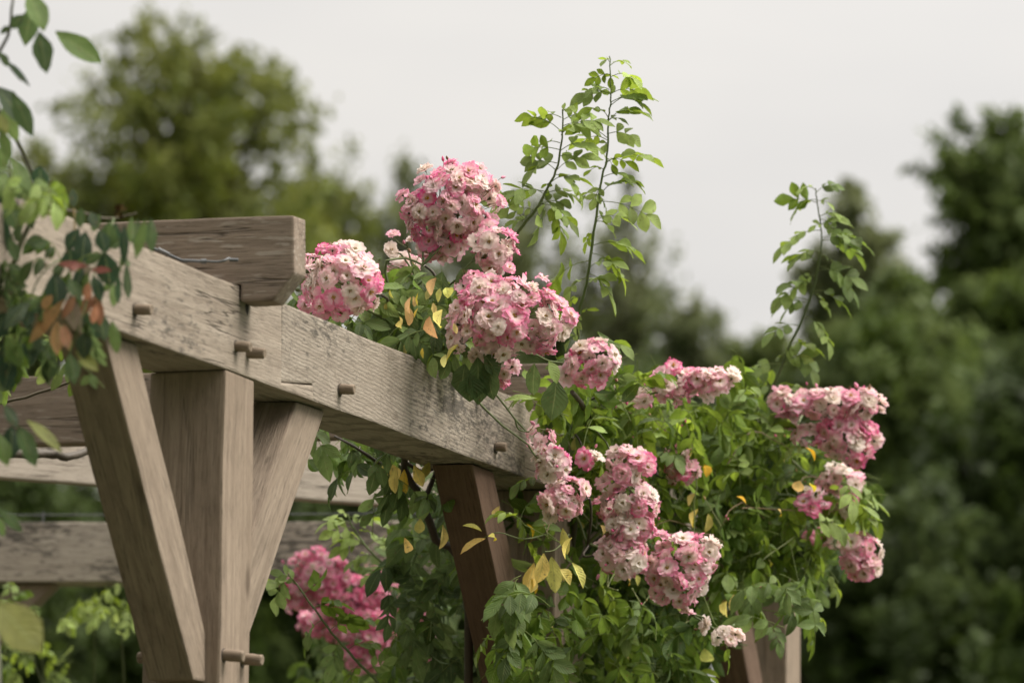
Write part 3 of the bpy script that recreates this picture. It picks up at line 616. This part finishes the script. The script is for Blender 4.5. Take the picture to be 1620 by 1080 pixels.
fill(acc, [(1130, 760), (1260, 760), (1330, 830), (1290, 920), (1200, 900), (1140, 920)], 60, .0, .5, kfun=lambda *a: random.uniform(.3, .75), ln=(.05, .078))
fill(acc, [(850, 590), (905, 580), (980, 600), (960, 690), (890, 690), (855, 650)], 26, -.15, .25, kfun=lambda *a: random.uniform(.4, .95), ln=(.055, .08))
fill(acc, [(1150, 570), (1190, 600), (1230, 650), (1220, 720), (1150, 700)], 22, 0, .4, kfun=lambda *a: random.uniform(.4, .9), ln=(.05, .07))
fill(acc, [(460, 470), (490, 490), (560, 500), (620, 440), (700, 440), (760, 470), (740, 580), (700, 562), (620, 530), (520, 490)], 70, 12.0, 12.5, kfun=lambda *a: random.uniform(.2, .8), ln=(.05, .075))
fill(acc, [(455, 465), (480, 480), (560, 510), (640, 530), (720, 570), (735, 590), (640, 555), (520, 510)], 40, 11.9, 12.3, kfun=lambda *a: random.uniform(.2, .7), ln=(.045, .065))
fill(acc, [(500, 690), (560, 690), (680, 735), (700, 790), (600, 800), (545, 760), (505, 780)], 26, 12.4, 12.9, kfun=lambda *a: random.uniform(.1, .6), ln=(.05, .075), droop=.9)
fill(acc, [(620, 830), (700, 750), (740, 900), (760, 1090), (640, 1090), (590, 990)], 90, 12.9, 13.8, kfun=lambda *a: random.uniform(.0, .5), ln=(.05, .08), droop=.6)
fill(acc, [(770, 950), (840, 930), (880, 1000), (880, 1090), (780, 1090)], 20, 12.2, 12.5, kfun=lambda *a: random.uniform(.3, .6), ln=(.055, .08))
fill(acc, [(1160, 940), (1240, 920), (1285, 950), (1270, 985), (1210, 985), (1170, 980)], 14, 12.9, 13.5, kfun=lambda *a: random.uniform(.4, .7), ln=(.055, .08), droop=.7)
fill(acc, [(1290, 780), (1370, 790), (1390, 820), (1320, 850)], 9, 13.4, 13.8, kfun=lambda *a: random.uniform(.6, .95))
for x0, y0, x1, y1, d in ((1010, 615, 1050, 575, 12.9), (975, 612, 990, 578, 12.8), (1030, 605, 1075, 585, 12.95), (1165, 640, 1200, 598, 13.4), (1345, 800, 1392, 822, 13.8), (1350, 770, 1396, 790, 13.8), (1270, 950, 1290, 1040, 13.5), (1215, 985, 1240, 1030, 13.3), (1250, 970, 1320, 980, 13.5), (1130, 985, 1160, 1060, 13.0), (850, 640, 800, 622, 12.4), (900, 580, 880, 545, 12.5), (955, 560, 1000, 530, 12.7), (860, 760, 800, 765, 12.5), (830, 830, 770, 800, 12.4), (790, 1000, 740, 1040, 12.5), (1300, 905, 1340, 950, 13.7), (1220, 690, 1195, 640, 13.6), (1150, 660, 1170, 610, 13.4), (1080, 640, 1090, 590, 13.2), (1290, 720, 1240, 700, 13.6)):
    compound(acc, at(x0, y0, d), at(x1, y1, d - random.uniform(0, .08)), random.choice((2, 3)), random.uniform(.042, .058), greens(random.uniform(.5, 1)), .25)
    tube(acc, [at(x0, y0, d), at(2 * x0 - x1, 2 * y0 - y1, d + .12)], .0014, .0012, STEMG, 4)
# single leaves one can pick out
def lf(a, x0, y0, x1, y1, d, w, col, fold=.3, curl=.4, dd=0.0, facing=.7):
    b = at(x0, y0, d); e = at(x1, y1, d + dd); D = e - b; ln = np.linalg.norm(D) * 1.12
    leaflet(a, b, D, -_f * facing + UP * .6 + rng.standard_normal(3) * .15, ln, w * d / F_PX, np.array(col), fold, curl)
DK = (.026, .062, .022)
for q in ((735, 575, 728, 622, 40), (755, 565, 760, 634, 46), (770, 570, 776, 628, 38), (745, 590, 745, 632, 44), (765, 560, 790, 590, 34)): lf(acc, *q[:4], 11.9, q[4], greens(.15))
lf(acc, 850, 630, 803, 625, 12.2, 20, greens(.85)); lf(acc, 845, 575, 842, 622, 12.1, 26, greens(.3)); lf(acc, 868, 570, 884, 602, 12.1, 24, greens(.75)); lf(acc, 880, 600, 875, 660, 12.3, 44, greens(.2))
lf(acc, 945, 525, 990, 575, 12.6, 30, greens(.45)); lf(acc, 660, 430, 700, 500, 12.1, 0.01, greens(.3))
for q in ((640, 455, 598, 450, 26, .6), (700, 430, 690, 475, 40, .15), (730, 425, 745, 470, 44, .2), (650, 480, 640, 540, 40, .25), (610, 505, 622, 560, 36, .3)): lf(acc, *q[:4], 12.0, q[4], greens(q[5]))
acc.build('foliage', M_LEAF, ROSE)
acc = Acc()
Y2 = (.55, .30, .035)
def yl(a, x0, y0, x1, y1, d, w, col, fold=.3, curl=.4):
    x1, y1 = x0 + (x1 - x0) * .85 + random.uniform(-8, 8), y0 + (y1 - y0) * .85; c = np.array(col) * np.array((random.uniform(.7, 1.05), random.uniform(.85, 1.12), random.uniform(.6, 2)))
    lf(a, x0, y0, x1, y1, d + random.uniform(0, .12), w * .82, c, random.uniform(.15, .9), random.uniform(.3, 1.9), random.uniform(-.02, .02), random.uniform(.1, .9))
for q in ((768, 852, 722, 862, 26), (762, 840, 740, 826, 22), (772, 848, 795, 840, 16), (890, 835, 898, 880, 24), (905, 850, 880, 878, 20), (860, 875, 848, 930, 40), (872, 880, 880, 945, 40), (885, 900, 915, 925, 38), (845, 890, 835, 945, 34), (790, 800, 780, 822, 16), (905, 890, 930, 930, 30), (840, 915, 858, 950, 30)):
    yl(acc, *q[:4], 12.35, q[4] * .85, YEL * random.uniform(.75, 1.1), .25, random.uniform(.2, .9))
for q in ((650, 470, 642, 498, 24), (680, 500, 676, 545, 34), (700, 490, 665, 530, 28), (705, 455, 720, 470, 26), (690, 440, 675, 470, 24), (640, 480, 655, 520, 20), (725, 545, 705, 570, 26)):
    yl(acc, *q[:4], 11.75, q[4], np.array(random.choice((YEL, Y2))) * random.uniform(.8, 1.1), .3, .6)
for q in ((612, 730, 600, 770, 20), (628, 738, 618, 790, 24), (640, 742, 645, 790, 22), (655, 735, 668, 775, 22), (620, 735, 640, 760, 24), (680, 730, 672, 760, 18), (665, 820, 655, 850, 22), (700, 830, 712, 880, 18), (640, 850, 650, 890, 20)):
    yl(acc, *q[:4], 12.4, q[4], YEL * random.uniform(.6, 1.0), .3, .6)
for q in ((1105, 805, 1090, 835, 26), (1120, 812, 1122, 845, 24), (1095, 715, 1088, 745, 26), (1115, 735, 1128, 750, 22), (1160, 940, 1168, 970, 24), (1150, 950, 1140, 985, 24), (1115, 1025, 1120, 1060, 30), (1265, 760, 1255, 780, 26), (1280, 765, 1295, 775, 22), (1120, 890, 1130, 905, 18), (950, 830, 960, 850, 16), (930, 705, 932, 725, 14), (1275, 708, 1290, 722, 18), (1100, 780, 1080, 800, 20), (1230, 805, 1245, 812, 20), (1165, 785, 1190, 792, 14)):
    yl(acc, *q[:4], 12.7 + (q[0] > 1050) * .5, q[4], YEL * random.uniform(.6, 1.0), .3, .6)
for k in range(60):
    x, y = random.uniform(800, 1330), random.uniform(650, 1050)
    if inpoly(x, y, P2): d = dsurf(x) + random.uniform(.05, .5); an = random.uniform(0, 6.28); l = random.uniform(12, 30); yl(acc, x, y, x + l * math.cos(an), y + abs(l * math.sin(an)), d, l * .55, np.array((.62, .47, .04)) if k % 3 else np.array((.36, .36, .04)))
for k in range(16):
    x, y = random.uniform(600, 740), random.uniform(440, 570); l = random.uniform(12, 26); yl(acc, x, y, x + random.uniform(-8, 8), y + l, random.uniform(11.75, 12.05), l * .6, (.62, .45, .04))
tag(acc.build('yellow_leaves', M_LEAF, ROSE), 'yellowing leaves scattered through the green foliage')
# long young shoots
def shoot(parent, stem, leaves, d, r0, r1, scol, label=None, lw=None, kk=(.72, 1.1)):
    a = Acc(); tube(a, stem_px(stem, d), r0, r1, scol, 7, .0008)
    st = a.build('shoot', M_STEM, parent)
    if label: st['label'] = label
    a = Acc()
    leaves = list(leaves)
    for q in stem[2:-1]:
        for sg in (-1, 1):
            if random.random() < .6: leaves.append((q[0], q[1], q[0] + sg * random.uniform(45, 78), q[1] + random.uniform(-42, 4)))
    for q in leaves:
        b = at(q[0], q[1], d); dz = random.uniform(-.07, .05); t = at(q[2], q[3], d + dz); Lp = math.hypot(q[2] - q[0], q[3] - q[1]); pr = q[4] if len(q) > 4 else (2 if Lp > 35 else 1)
        if Lp > 75: pr = 3
        compound(a, b, t, pr, min(.058, max(.030, (.53 if pr < 3 else .41) * Lp * d / F_PX)), greens(random.uniform(*kk)), .03, True, unit(UP * .9 - _f * .35 + rng.standard_normal(3) * .5), .10, .58, .16, .7)
    a.build('leaves', M_LEAF, st); return st
SA = [(905, 600), (913, 551), (917, 496), (925, 459), (932, 424), (942, 350), (948, 311), (952, 281), (959, 256), (962, 219), (962, 191), (965, 168), (966, 149), (966, 122), (964, 89)]
LA = [(964, 98, 950, 90, 1), (965, 104, 999, 95), (966, 118, 926, 127), (965, 120, 970, 128, 1), (964, 142, 922, 142), (967, 150, 958, 132, 1), (966, 162, 1034, 158), (962, 186, 934, 162), (962, 192, 993, 182), (962, 190, 940, 205), (960, 212, 1021, 216), (961, 222, 903, 218), (961, 226, 945, 240), (958, 258, 1046, 243), (955, 268, 924, 268), (958, 250, 976, 268, 1), (950, 300, 916, 312), (951, 290, 935, 330), (948, 318, 1052, 348), (947, 314, 965, 335, 1), (943, 350, 980, 366), (942, 345, 974, 342, 1), (941, 365, 918, 395), (932, 412, 852, 462), (938, 388, 1024, 394), (936, 400, 1004, 452), (930, 432, 984, 484), (926, 450, 960, 440), (921, 470, 882, 486), (918, 490, 908, 530), (928, 440, 890, 470), (917, 500, 940, 480), (915, 530, 890, 545)]
shoot(ROSE, SA, LA, 12.55, .0044, .0014, (.11, .15, .045), 'tallest upright leafy shoot against the sky')
SB = [(795, 425), (816, 375), (833, 350), (852, 325), (861, 307), (880, 270), (886, 237), (890, 210), (890, 173)]
LB = [(890, 178, 908, 161), (888, 186, 838, 184), (890, 190, 930, 172), (889, 200, 952, 198), (886, 226, 829, 236), (888, 214, 905, 196), (887, 238, 960, 222), (881, 258, 818, 274), (884, 248, 926, 250), (878, 276, 936, 312), (870, 290, 934, 272), (863, 303, 784, 316), (868, 290, 862, 308, 1), (858, 315, 848, 386), (860, 312, 902, 394), (854, 322, 920, 360), (846, 334, 812, 325), (838, 345, 805, 350), (830, 352, 800, 345), (816, 372, 800, 395)]
shoot(ROSE, SB, LB, 12.45, .0046, .0018, (.10, .13, .04))
SD = [(1197, 682), (1209, 653), (1221, 617), (1236, 580), (1250, 545), (1264, 517), (1280, 476), (1288, 453), (1295, 417), (1300, 380), (1298, 356), (1293, 321), (1290, 298)]
LD = [(1290, 300, 1260, 297), (1292, 304, 1334, 285), (1293, 316, 1243, 338), (1294, 318, 1322, 322), (1297, 342, 1342, 338), (1298, 346, 1328, 372), (1299, 356, 1280, 356), (1298, 364, 1219, 400), (1299, 376, 1386, 384), (1298, 380, 1375, 408), (1297, 398, 1243, 412), (1296, 405, 1326, 414), (1292, 428, 1372, 444), (1294, 420, 1366, 474), (1288, 446, 1218, 480), (1290, 436, 1256, 450), (1287, 460, 1354, 484), (1284, 464, 1320, 492), (1280, 478, 1226, 492), (1274, 500, 1324, 556), (1262, 515, 1204, 530), (1250, 553, 1302, 602), (1248, 550, 1262, 585), (1238, 576, 1164, 596), (1242, 566, 1225, 560), (1226, 612, 1174, 628), (1222, 614, 1266, 610), (1213, 645, 1155, 664), (1214, 640, 1190, 690), (1205, 660, 1235, 690)]
shoot(ROSE, SD, LD, 13.7, .0048, .0015, (.10, .13, .045), 'slender leafy shoot standing up from the right of the bush', kk=(.5, .92))
# low shoot in front of the gap, and lime leaves against the far beam
SE = [(600, 1082), (560, 1040), (525, 1000), (495, 960), (470, 925), (455, 905)]
LE = [(458, 908, 424, 968), (470, 925, 436, 898), (480, 938, 520, 905), (498, 962, 556, 945), (510, 980, 470, 1030), (522, 996, 580, 975), (535, 1010, 520, 1075), (550, 1028, 600, 1010), (570, 1050, 545, 1090), (580, 1060, 625, 1040)]
shoot(ROSE, SE, LE, 12.9, .004, .0018, (.10, .14, .05), kk=(.45, .85))
SF = [(640, 920), (610, 895), (580, 865), (556, 830), (550, 812)]
LF_ = [(552, 816, 525, 812), (552, 818, 582, 826), (560, 836, 510, 842), (566, 846, 592, 838), (575, 860, 520, 868), (588, 872, 650, 856), (595, 880, 540, 890), (606, 892, 660, 880), (612, 898, 570, 915)]
shoot(ROSE, SF, LF_, 13.6, .0035, .0018, (.12, .17, .05), kk=(.75, 1.0))

# deeper pink rose behind, under the beam
R2 = empty('pink_rose', pg(4.9, 1.5, GZ), 'rose with deep pink flowers seen between the first two posts behind the beam', 'rose')
ft = []
for d, lb, mu in ((15.2, [(508, 912, 44, 36), (480, 884, 18, 16), (476, 935, 26, 30)], .12), (15.4, [(560, 945, 48, 36), (540, 985, 44, 30)], .06), (15.3, [(592, 1000, 36, 36), (575, 1040, 34, 26)], .1), (15.8, [(640, 960, 44, 36), (665, 1010, 40, 44)], .03), (15.9, [(610, 910, 30, 20)], .05), (15.5, [(500, 985, 30, 22)], .2)):
    p, f = cluster(R2, d, lb, mu=mu - .1, sd=.16, sz=.82, dens=1.35); ft.append(f)
acc = Acc()
for f in ft: tube(acc, [pg(4.9, 1.5, GZ + .02), pg(4.9, 1.45, -1.2) + rng.normal(0, .08, 3), f], .008, .003, GR, 6, .003)
acc.build('cane', M_STEM, R2)
acc = Acc(); fill(acc, [(560, 880), (660, 860), (720, 1000), (720, 1090), (470, 1090), (500, 1010)], 110, 15.4, 16.4, kfun=lambda *a: random.uniform(0, .5)); acc.build('foliage', M_LEAF, R2)

# leafy climber at the near end of the beam (left edge of the frame)
R3 = empty('climbing_rose', pg(-1.5, -.15, GZ), 'flowerless climbing rose with dark green and rusty orange leaves draped over the near beam end', 'rose')
acc = Acc(); D3 = 9.55
def z3(ox, oy, s, rows, d=D3):
    for q in rows:
        x0, y0, x1, y1, wd, col = q[:6]
        lf(acc, ox + x0 / s, oy + y0 / s, ox + x1 / s, oy + y1 / s, d + random.uniform(-.14, .06), wd / s * 1.08, np.array(col) * random.uniform(.85, 1.1), random.uniform(.1, .3), random.uniform(.05, .4), random.uniform(-.03, .03), 1.0)
dk, md, br, bl, yg = (.022, .055, .022), (.05, .098, .02), (.095, .17, .022), (.048, .08, .035), (.19, .21, .026)
og, rd, am, bn = (.27, .10, .022), (.20, .035, .018), (.30, .15, .02), (.20, .15, .09)
z3(0, 280, 3, [(590, 225, 588, 392, 46, dk), (625, 185, 622, 305, 40, br), (655, 195, 645, 335, 46, md), (690, 195, 650, 368, 46, br), (715, 195, 718, 338, 54, md), (520, 210, 508, 340, 80, md), (550, 215, 545, 335, 60, dk), (345, 55, 348, 132, 44, bl), (385, 145, 378, 232, 50, md), (430, 165, 452, 232, 50, bl), (475, 175, 438, 252, 50, md), (375, 245, 318, 335, 70, dk), (405, 260, 385, 400, 90, dk), (495, 355, 525, 512, 110, dk), (485, 365, 410, 405, 50, md), (600, 410, 607, 580, 44, bl), (565, 455, 558, 592, 34, dk), (258, 455, 275, 605, 110, dk), (325, 480, 375, 565, 60, md),
  (420, 425, 285, 408, 40, rd), (430, 442, 512, 438, 34, rd), (430, 545, 395, 655, 50, og), (450, 545, 475, 690, 54, og), (305, 580, 155, 765, 60, am), (270, 680, 272, 830, 62, am), (330, 555, 352, 705, 76, bn), (375, 640, 390, 740, 44, bn), (130, 595, 30, 700, 90, bl), (140, 615, 128, 705, 60, dk), (180, 595, 218, 690, 50, bl), (140, 695, 172, 850, 84, bl), (410, 640, 425, 755, 60, dk), (475, 640, 492, 770, 74, bl), (530, 680, 558, 826, 56, br), (360, 825, 455, 905, 60, yg), (310, 740, 330, 810, 40, yg), (400, 735, 398, 848, 80, bl), (255, 845, 225, 965, 80, md), (330, 835, 352, 965, 70, md), (30, 750, 95, 890, 80, br), (10, 790, 45, 1000, 100, dk), (60, 860, 20, 990, 90, dk),
  (20, 100, 95, 240, 90, md), (120, 100, 236, 172, 70, yg), (20, 170, -20, 380, 110, dk), (45, 290, 82, 390, 54, md), (120, 20, 150, 120, 70, br), (60, 20, 100, 100, 60, md), (-10, 60, 40, 130, 60, dk), (250, 130, 300, 160, 40, yg), (440, 470, 490, 580, 70, dk), (390, 420, 360, 520, 50, dk), (470, 250, 500, 350, 70, dk), (330, 330, 340, 440, 80, dk), (200, 560, 160, 640, 60, dk), (120, 780, 150, 880, 80, dk), (430, 720, 445, 790, 70, dk), (20, 640, -20, 760, 100, dk), (270, 30, 290, 110, 40, br), (-10, -30, 30, 30, 60, md), (395, 400, 420, 470, 46, bn)])
z3(0, 0, 3, [(130, -40, 205, 125, 120, br), (150, 30, 118, 205, 90, md), (110, 70, 60, 130, 60, md), (185, 150, 218, 328, 96, md), (263, 150, 462, 278, 110, br), (-10, 250, 50, 310, 44, md), (25, 285, 130, 395, 36, dk), (0, 160, 40, 130, 40, md), (-20, 410, 110, 570, 110, bl), (60, 440, 145, 628, 80, md), (10, 500, 75, 660, 70, br), (0, 610, 45, 745, 60, br), (50, 750, 140, 890, 80, br), (190, 788, 192, 880, 90, dk), (-10, 700, 30, 800, 70, br), (0, 540, 20, 640, 60, yg)], 9.4)
z3(0, 600, 2.25, [(95, 145, 215, 235, 52, yg), (65, 165, 128, 295, 66, md), (40, 165, 42, 268, 70, dk), (-10, 190, 25, 295, 60, br), (-10, 455, 78, 535, 40, md), (-10, 490, 18, 555, 36, br), (15, 90, 60, 160, 40, bl)], 9.4)
z3(0, 600, 2.25, [(-20, 790, 135, 945, 150, (.20, .21, .025))], 8.6)
fill(acc, [(-20, 310), (60, 330), (180, 345), (215, 370), (195, 440), (165, 540), (140, 585), (-20, 620)], 24, 9.45, 9.66, ln=(.038, .052), kfun=lambda *a: max(0, random.gauss(.12, .14)), droop=.9)
z3(0, 280, 3, [(360, 560, 300, 660, 50, og), (230, 620, 200, 720, 56, am), (300, 700, 320, 800, 50, og), (460, 600, 440, 690, 44, og), (380, 410, 340, 440, 36, rd), (250, 560, 200, 620, 50, am), (420, 500, 410, 580, 40, og)], 9.4)
fill(acc, [(-20, 500), (60, 500), (150, 545), (140, 600), (-20, 610)], 16, 10.6, 11.2, ln=(.04, .06), kfun=lambda *a: random.uniform(.5, 1))
fill(acc, [(-20, 250), (40, 280), (110, 320), (60, 340), (-20, 320)], 8, 9.3, 9.5, ln=(.04, .055), kfun=lambda *a: random.uniform(.4, .9))
acc.build('foliage', M_LEAF, R3)
acc = Acc()
tube(acc, [pg(-1.5, -.15, GZ + .02), pg(-1.45, -.12, -1.0), at(-40, 620, 9.6), at(20, 420, 9.6), at(60, 300, 9.6), at(-10, 150, 9.5), at(16, 35, 9.4), at(22, -20, 9.4)], .008, .002, (.07, .07, .035), 7, .002)
tube(acc, [at(-10, 292, 9.62), at(60, 318, 9.62), at(120, 335, 9.65), at(180, 345, 9.7), at(215, 337, 9.7)], .003, .002, (.09, .07, .04), 6, .001)
tube(acc, [at(110, 405, 9.6), at(80, 420, 9.55), at(56, 450, 9.55), at(48, 480, 9.55)], .0018, .0014, STEMG, 5); tube(acc, [at(116, 330, 9.6), at(118, 360, 9.6), at(112, 400, 9.6)], .002, .0016, (.3, .22, .1), 5)
tube(acc, [at(180, 345, 9.65), at(170, 380, 9.6), at(150, 430, 9.55), at(130, 500, 9.5), at(110, 560, 9.5)], .002, .0014, STEMG, 5)
acc.build('cane', M_STEM, R3)
acc = Acc()
for x, y, r_ in ((190, 335, .0105), (107, 404, .0065), (72, 421, .006)):
    c = at(x, y, 9.6); acc = Acc()
    for k in range(16):
        dr = unit(rng.standard_normal(3) + UP * .3); s1 = unit(np.cross(dr, UP + .1)); s2 = np.cross(dr, s1)
        acc.add([c, c + dr * r_ + s1 * r_ * .5, c + dr * r_ * 1.5, c + dr * r_ - s1 * r_ * .5], [(0, 1, 2, 3)], ((.10, .05, .02) if x > 150 else (.22, .22, .06)) if k % 3 else (.3, .2, .1))
    acc.build('spent_bloom', M_DEAD, R3)
acc = Acc(); tube(acc, [at(-30, 716, 13.0), at(70, 718, 13.2), at(105, 722, 13.2), at(150, 710, 13.3), at(220, 680, 13.5)], .012, .010, (.075, .06, .045), 8, .002)
tag(acc.build('rose_cane', M_STEM), 'thick bare brown cane crossing in front of the diagonal timber', 'cane')
acc = Acc(); tube(acc, [at(-30, 644, 11.6), at(40, 628, 11.6), at(110, 604, 11.6), at(150, 594, 11.6)], .004, .003, (.07, .055, .03), 6, .001)
tag(acc.build('rose_cane', M_STEM), 'thin dark twig crossing in front of the second rafter', 'cane')
# bright shrub low on the left, below the far beam
R4 = empty('leafy_shrub', pg(5.6, 2.6, GZ), 'loose shrub with small yellow green leaves below the far beam', 'shrub')
acc = Acc(); fill(acc, [(-30, 1100), (-30, 1000), (40, 1000), (90, 1030), (130, 1050), (100, 1100)], 30, 15.8, 16.6, ln=(.03, .05), kfun=lambda *a: random.uniform(.4, 1))
fill(acc, [(110, 960), (150, 925), (190, 930), (215, 985), (180, 990), (150, 980), (100, 1000)], 20, 15.8, 16.4, ln=(.035, .055), kfun=lambda *a: random.uniform(.8, 1.1))
fill(acc, [(0, 930), (30, 905), (60, 970), (10, 980)], 5, 15.6, 16.2, ln=(.03, .05), kfun=lambda *a: random.uniform(.3, .7))
acc.build('foliage', M_LEAF, R4)
acc = Acc()
for x, y in ((150, 940), (60, 980), (20, 940), (190, 960), (110, 1030)): tube(acc, [pg(5.6, 2.6, GZ + .02), pg(5.55, 2.5, -1.3) + rng.normal(0, .1, 3), at(x, y, 16.1)], .007, .002, GR, 6, .004)
acc.build('stem', M_STEM, R4)

# ------------------------------------------------------------------ trees beyond
def tree(name, label, x, y, rx, ry, d, ntw, per, lsz, cols, spread=.16, up=.25, low=1.0, fill_=.5):
    """crown centre and radii in photo pixels at depth d; sprays of small leaves along limbs"""
    global rng
    sd_ = sum(ord(ch) * (i + 1) for i, ch in enumerate(label)); random.seed(sd_); rng = np.random.default_rng(sd_)
    px = F_PX / d; C = at(x, y, d); rx, ry = rx / px, ry / px; rz = rx
    foot = np.array((C[0] + random.uniform(-.2, .2) * rx, C[1], 0.0)); T = empty(name, foot, label, 'tree', 'trees beyond the pergola')
    bk = Acc(); h0 = C[2] - ry * .9; h0 = max(h0, .8)
    tr = .018 * (C[2] + ry); mid = np.array((C[0], C[1], C[2] + ry * .25))
    tube(bk, [foot, np.array((foot[0], foot[1], h0 * .6)) + rng.normal(0, .05, 3), np.array((C[0], C[1], h0)), mid], tr, tr * .3, (.09, .075, .06), 8)
    Vs, Cs = [], []
    cols = np.array(cols)
    for i in range(ntw):
        nv = unit(rng.standard_normal(3)); q = random.uniform(fill_, 1.06) if random.random() < .75 else random.uniform(.15, .8)
        if nv[2] < -.3: nv[2] *= low
        e = C + nv * q * np.array((rx, rz, ry)); s = np.array((C[0], C[1], min(mid[2], max(h0, e[2] - random.uniform(.35, .7) * ry)))) + np.array((nv[0] * rx, nv[1] * rz, 0)) * random.uniform(0, .25)
        D = e - s; ln = np.linalg.norm(D)
        if i % 3 == 0: tube(bk, [s, s + D * .5 + rng.normal(0, .05, 3) * ln * .3 + UP * .05 * ln, e], tr * .22, tr * .05, (.09, .075, .06), 5)
        n = int(per * random.uniform(.6, 1.4)); t = np.clip(1.05 - np.abs(rng.standard_normal(n)) * .28, .1, 1.1)
        sg = spread * min(rx, ry) * random.uniform(.5, 1.1) * (1.15 - .55 * t)[:, None]
        p = s + D * t[:, None] + rng.standard_normal((n, 3)) * sg + UP * (up * spread * ry * np.abs(rng.standard_normal(n)))[:, None]
        a = rng.standard_normal((n, 3)); a /= np.linalg.norm(a, axis=1)[:, None]; b = np.cross(a, unit(rng.standard_normal(3)) + .6 * UP); b /= np.linalg.norm(b, axis=1)[:, None] + 1e-9
        l = lsz * rng.uniform(.6, 1.35, n)[:, None]
        Vs.append(np.stack([p - a * l, p + b * l * .55, p + a * l, p - b * l * .55], 1).reshape(-1, 3))
        k = np.clip(random.random() * .6 + .4 * rng.random(n), 0, 1)[:, None]; c = cols[0] + (cols[1] - cols[0]) * k
        Cs.append(np.repeat(c, 4, 0))
    V = np.concatenate(Vs); acc = Acc(); acc.add(V, np.arange(len(V)).reshape(-1, 4), np.concatenate(Cs))
    bk.build('trunk', M_BARK, T); acc.build('crown', M_TREE, T); return T
OL = ((.068, .097, .016), (.225, .25, .032)); GY = ((.072, .095, .036), (.165, .19, .068)); DG = ((.045, .076, .014), (.12, .172, .032)); VD = ((.025, .044, .009), (.070, .107, .019)); MG = ((.055, .085, .02), (.14, .18, .036))
tree('broad_tree', 'large rounded olive green tree behind the left rafter end', 288, 335, 240, 312, 70, 330, 48, .092, OL, .105, .2, fill_=.6)
tree('broad_tree', 'low grey green tree at the left edge beside the olive tree', 40, 440, 120, 210, 78, 150, 56, .09, GY, .12)
tree('small_tree', 'thin yellow green tree just right of the olive tree', 515, 370, 85, 140, 85, 80, 50, .085, OL, .16)
tree('small_tree', 'sparse grey green tree behind the left flower clusters', 640, 400, 115, 150, 110, 80, 26, .11, GY, .15)
tree('small_tree', 'hazy grey green tree behind the tallest flower cluster', 810, 420, 120, 140, 105, 80, 32, .11, GY, .15)
tree('small_tree', 'low grey green tree just above the middle of the main beam', 640, 620, 140, 140, 90, 120, 60, .1, GY, .14)
tree('small_tree', 'low grey green tree behind the round flower cluster on the beam', 850, 650, 130, 140, 88, 120, 60, .1, GY, .14)
tree('dark_tree', 'dark round tree behind the gap under the round flower cluster', 865, 720, 120, 200, 66, 170, 100, .085, VD, .14, fill_=.3)
tree('small_tree', 'grey green tree rising behind the tall shoot', 985, 500, 115, 210, 90, 120, 36, .095, GY, .14, .4)
tree('small_tree', 'low mid green tree between tall shoot and right shoot', 1100, 570, 90, 110, 85, 70, 40, .095, GY, .14)
tree('small_tree', 'mid green tree just left of the right shoot', 1220, 620, 90, 120, 80, 100, 70, .09, MG, .14)
tree('dark_tree', 'narrow dark tree behind the right shoot', 1350, 450, 85, 155, 72, 80, 64, .09, GY, .2, .1)
tree('dark_tree', 'tall dark open tree at the top right', 1590, 340, 150, 175, 62, 130, 60, .085, DG, .14, .1)
tree('dark_tree', 'mid green rounded tree low at the right edge', 1600, 560, 130, 140, 60, 150, 90, .085, DG, .16, .1, fill_=.3)
tree('dark_tree', 'small dark tree in front of the gap left of the open tree', 1430, 520, 100, 90, 64, 80, 60, .085, DG, .16, .1)
tree('dark_tree', 'dense dark green tree below the open tree at right', 1450, 690, 180, 210, 58, 260, 110, .08, DG, .14, fill_=.3)
tree('dark_tree', 'very dark tree filling the lower right corner', 1610, 880, 190, 330, 54, 320, 120, .08, ((.022, .040, .009), (.062, .096, .018)), .14, fill_=.3)
tree('dark_tree', 'dark green tree right behind the rose bush', 1260, 860, 190, 260, 60, 280, 120, .085, VD, .14, fill_=.3)
tree('dark_tree', 'dark green tree low behind the right post', 1430, 1020, 170, 260, 50, 240, 120, .075, VD, .14, fill_=.3)
tree('dark_tree', 'dark tree behind the middle of the rose bush', 980, 860, 200, 290, 62, 260, 110, .085, VD, .14, fill_=.3)
tree('dark_tree', 'dark hedge tree under the beam between the first posts', 750, 940, 190, 260, 58, 260, 110, .08, VD, .14, fill_=.3)
tree('dark_tree', 'dark hedge tree behind the first post', 480, 960, 200, 270, 56, 280, 120, .08, VD, .14, fill_=.3)
tree('dark_tree', 'dark hedge tree in the gap above the far beam', 220, 960, 190, 290, 54, 280, 120, .08, VD, .14, fill_=.3)
tree('dark_tree', 'dark hedge tree at the lower left corner', -10, 960, 190, 290, 52, 280, 120, .08, VD, .14, fill_=.3)
settle()
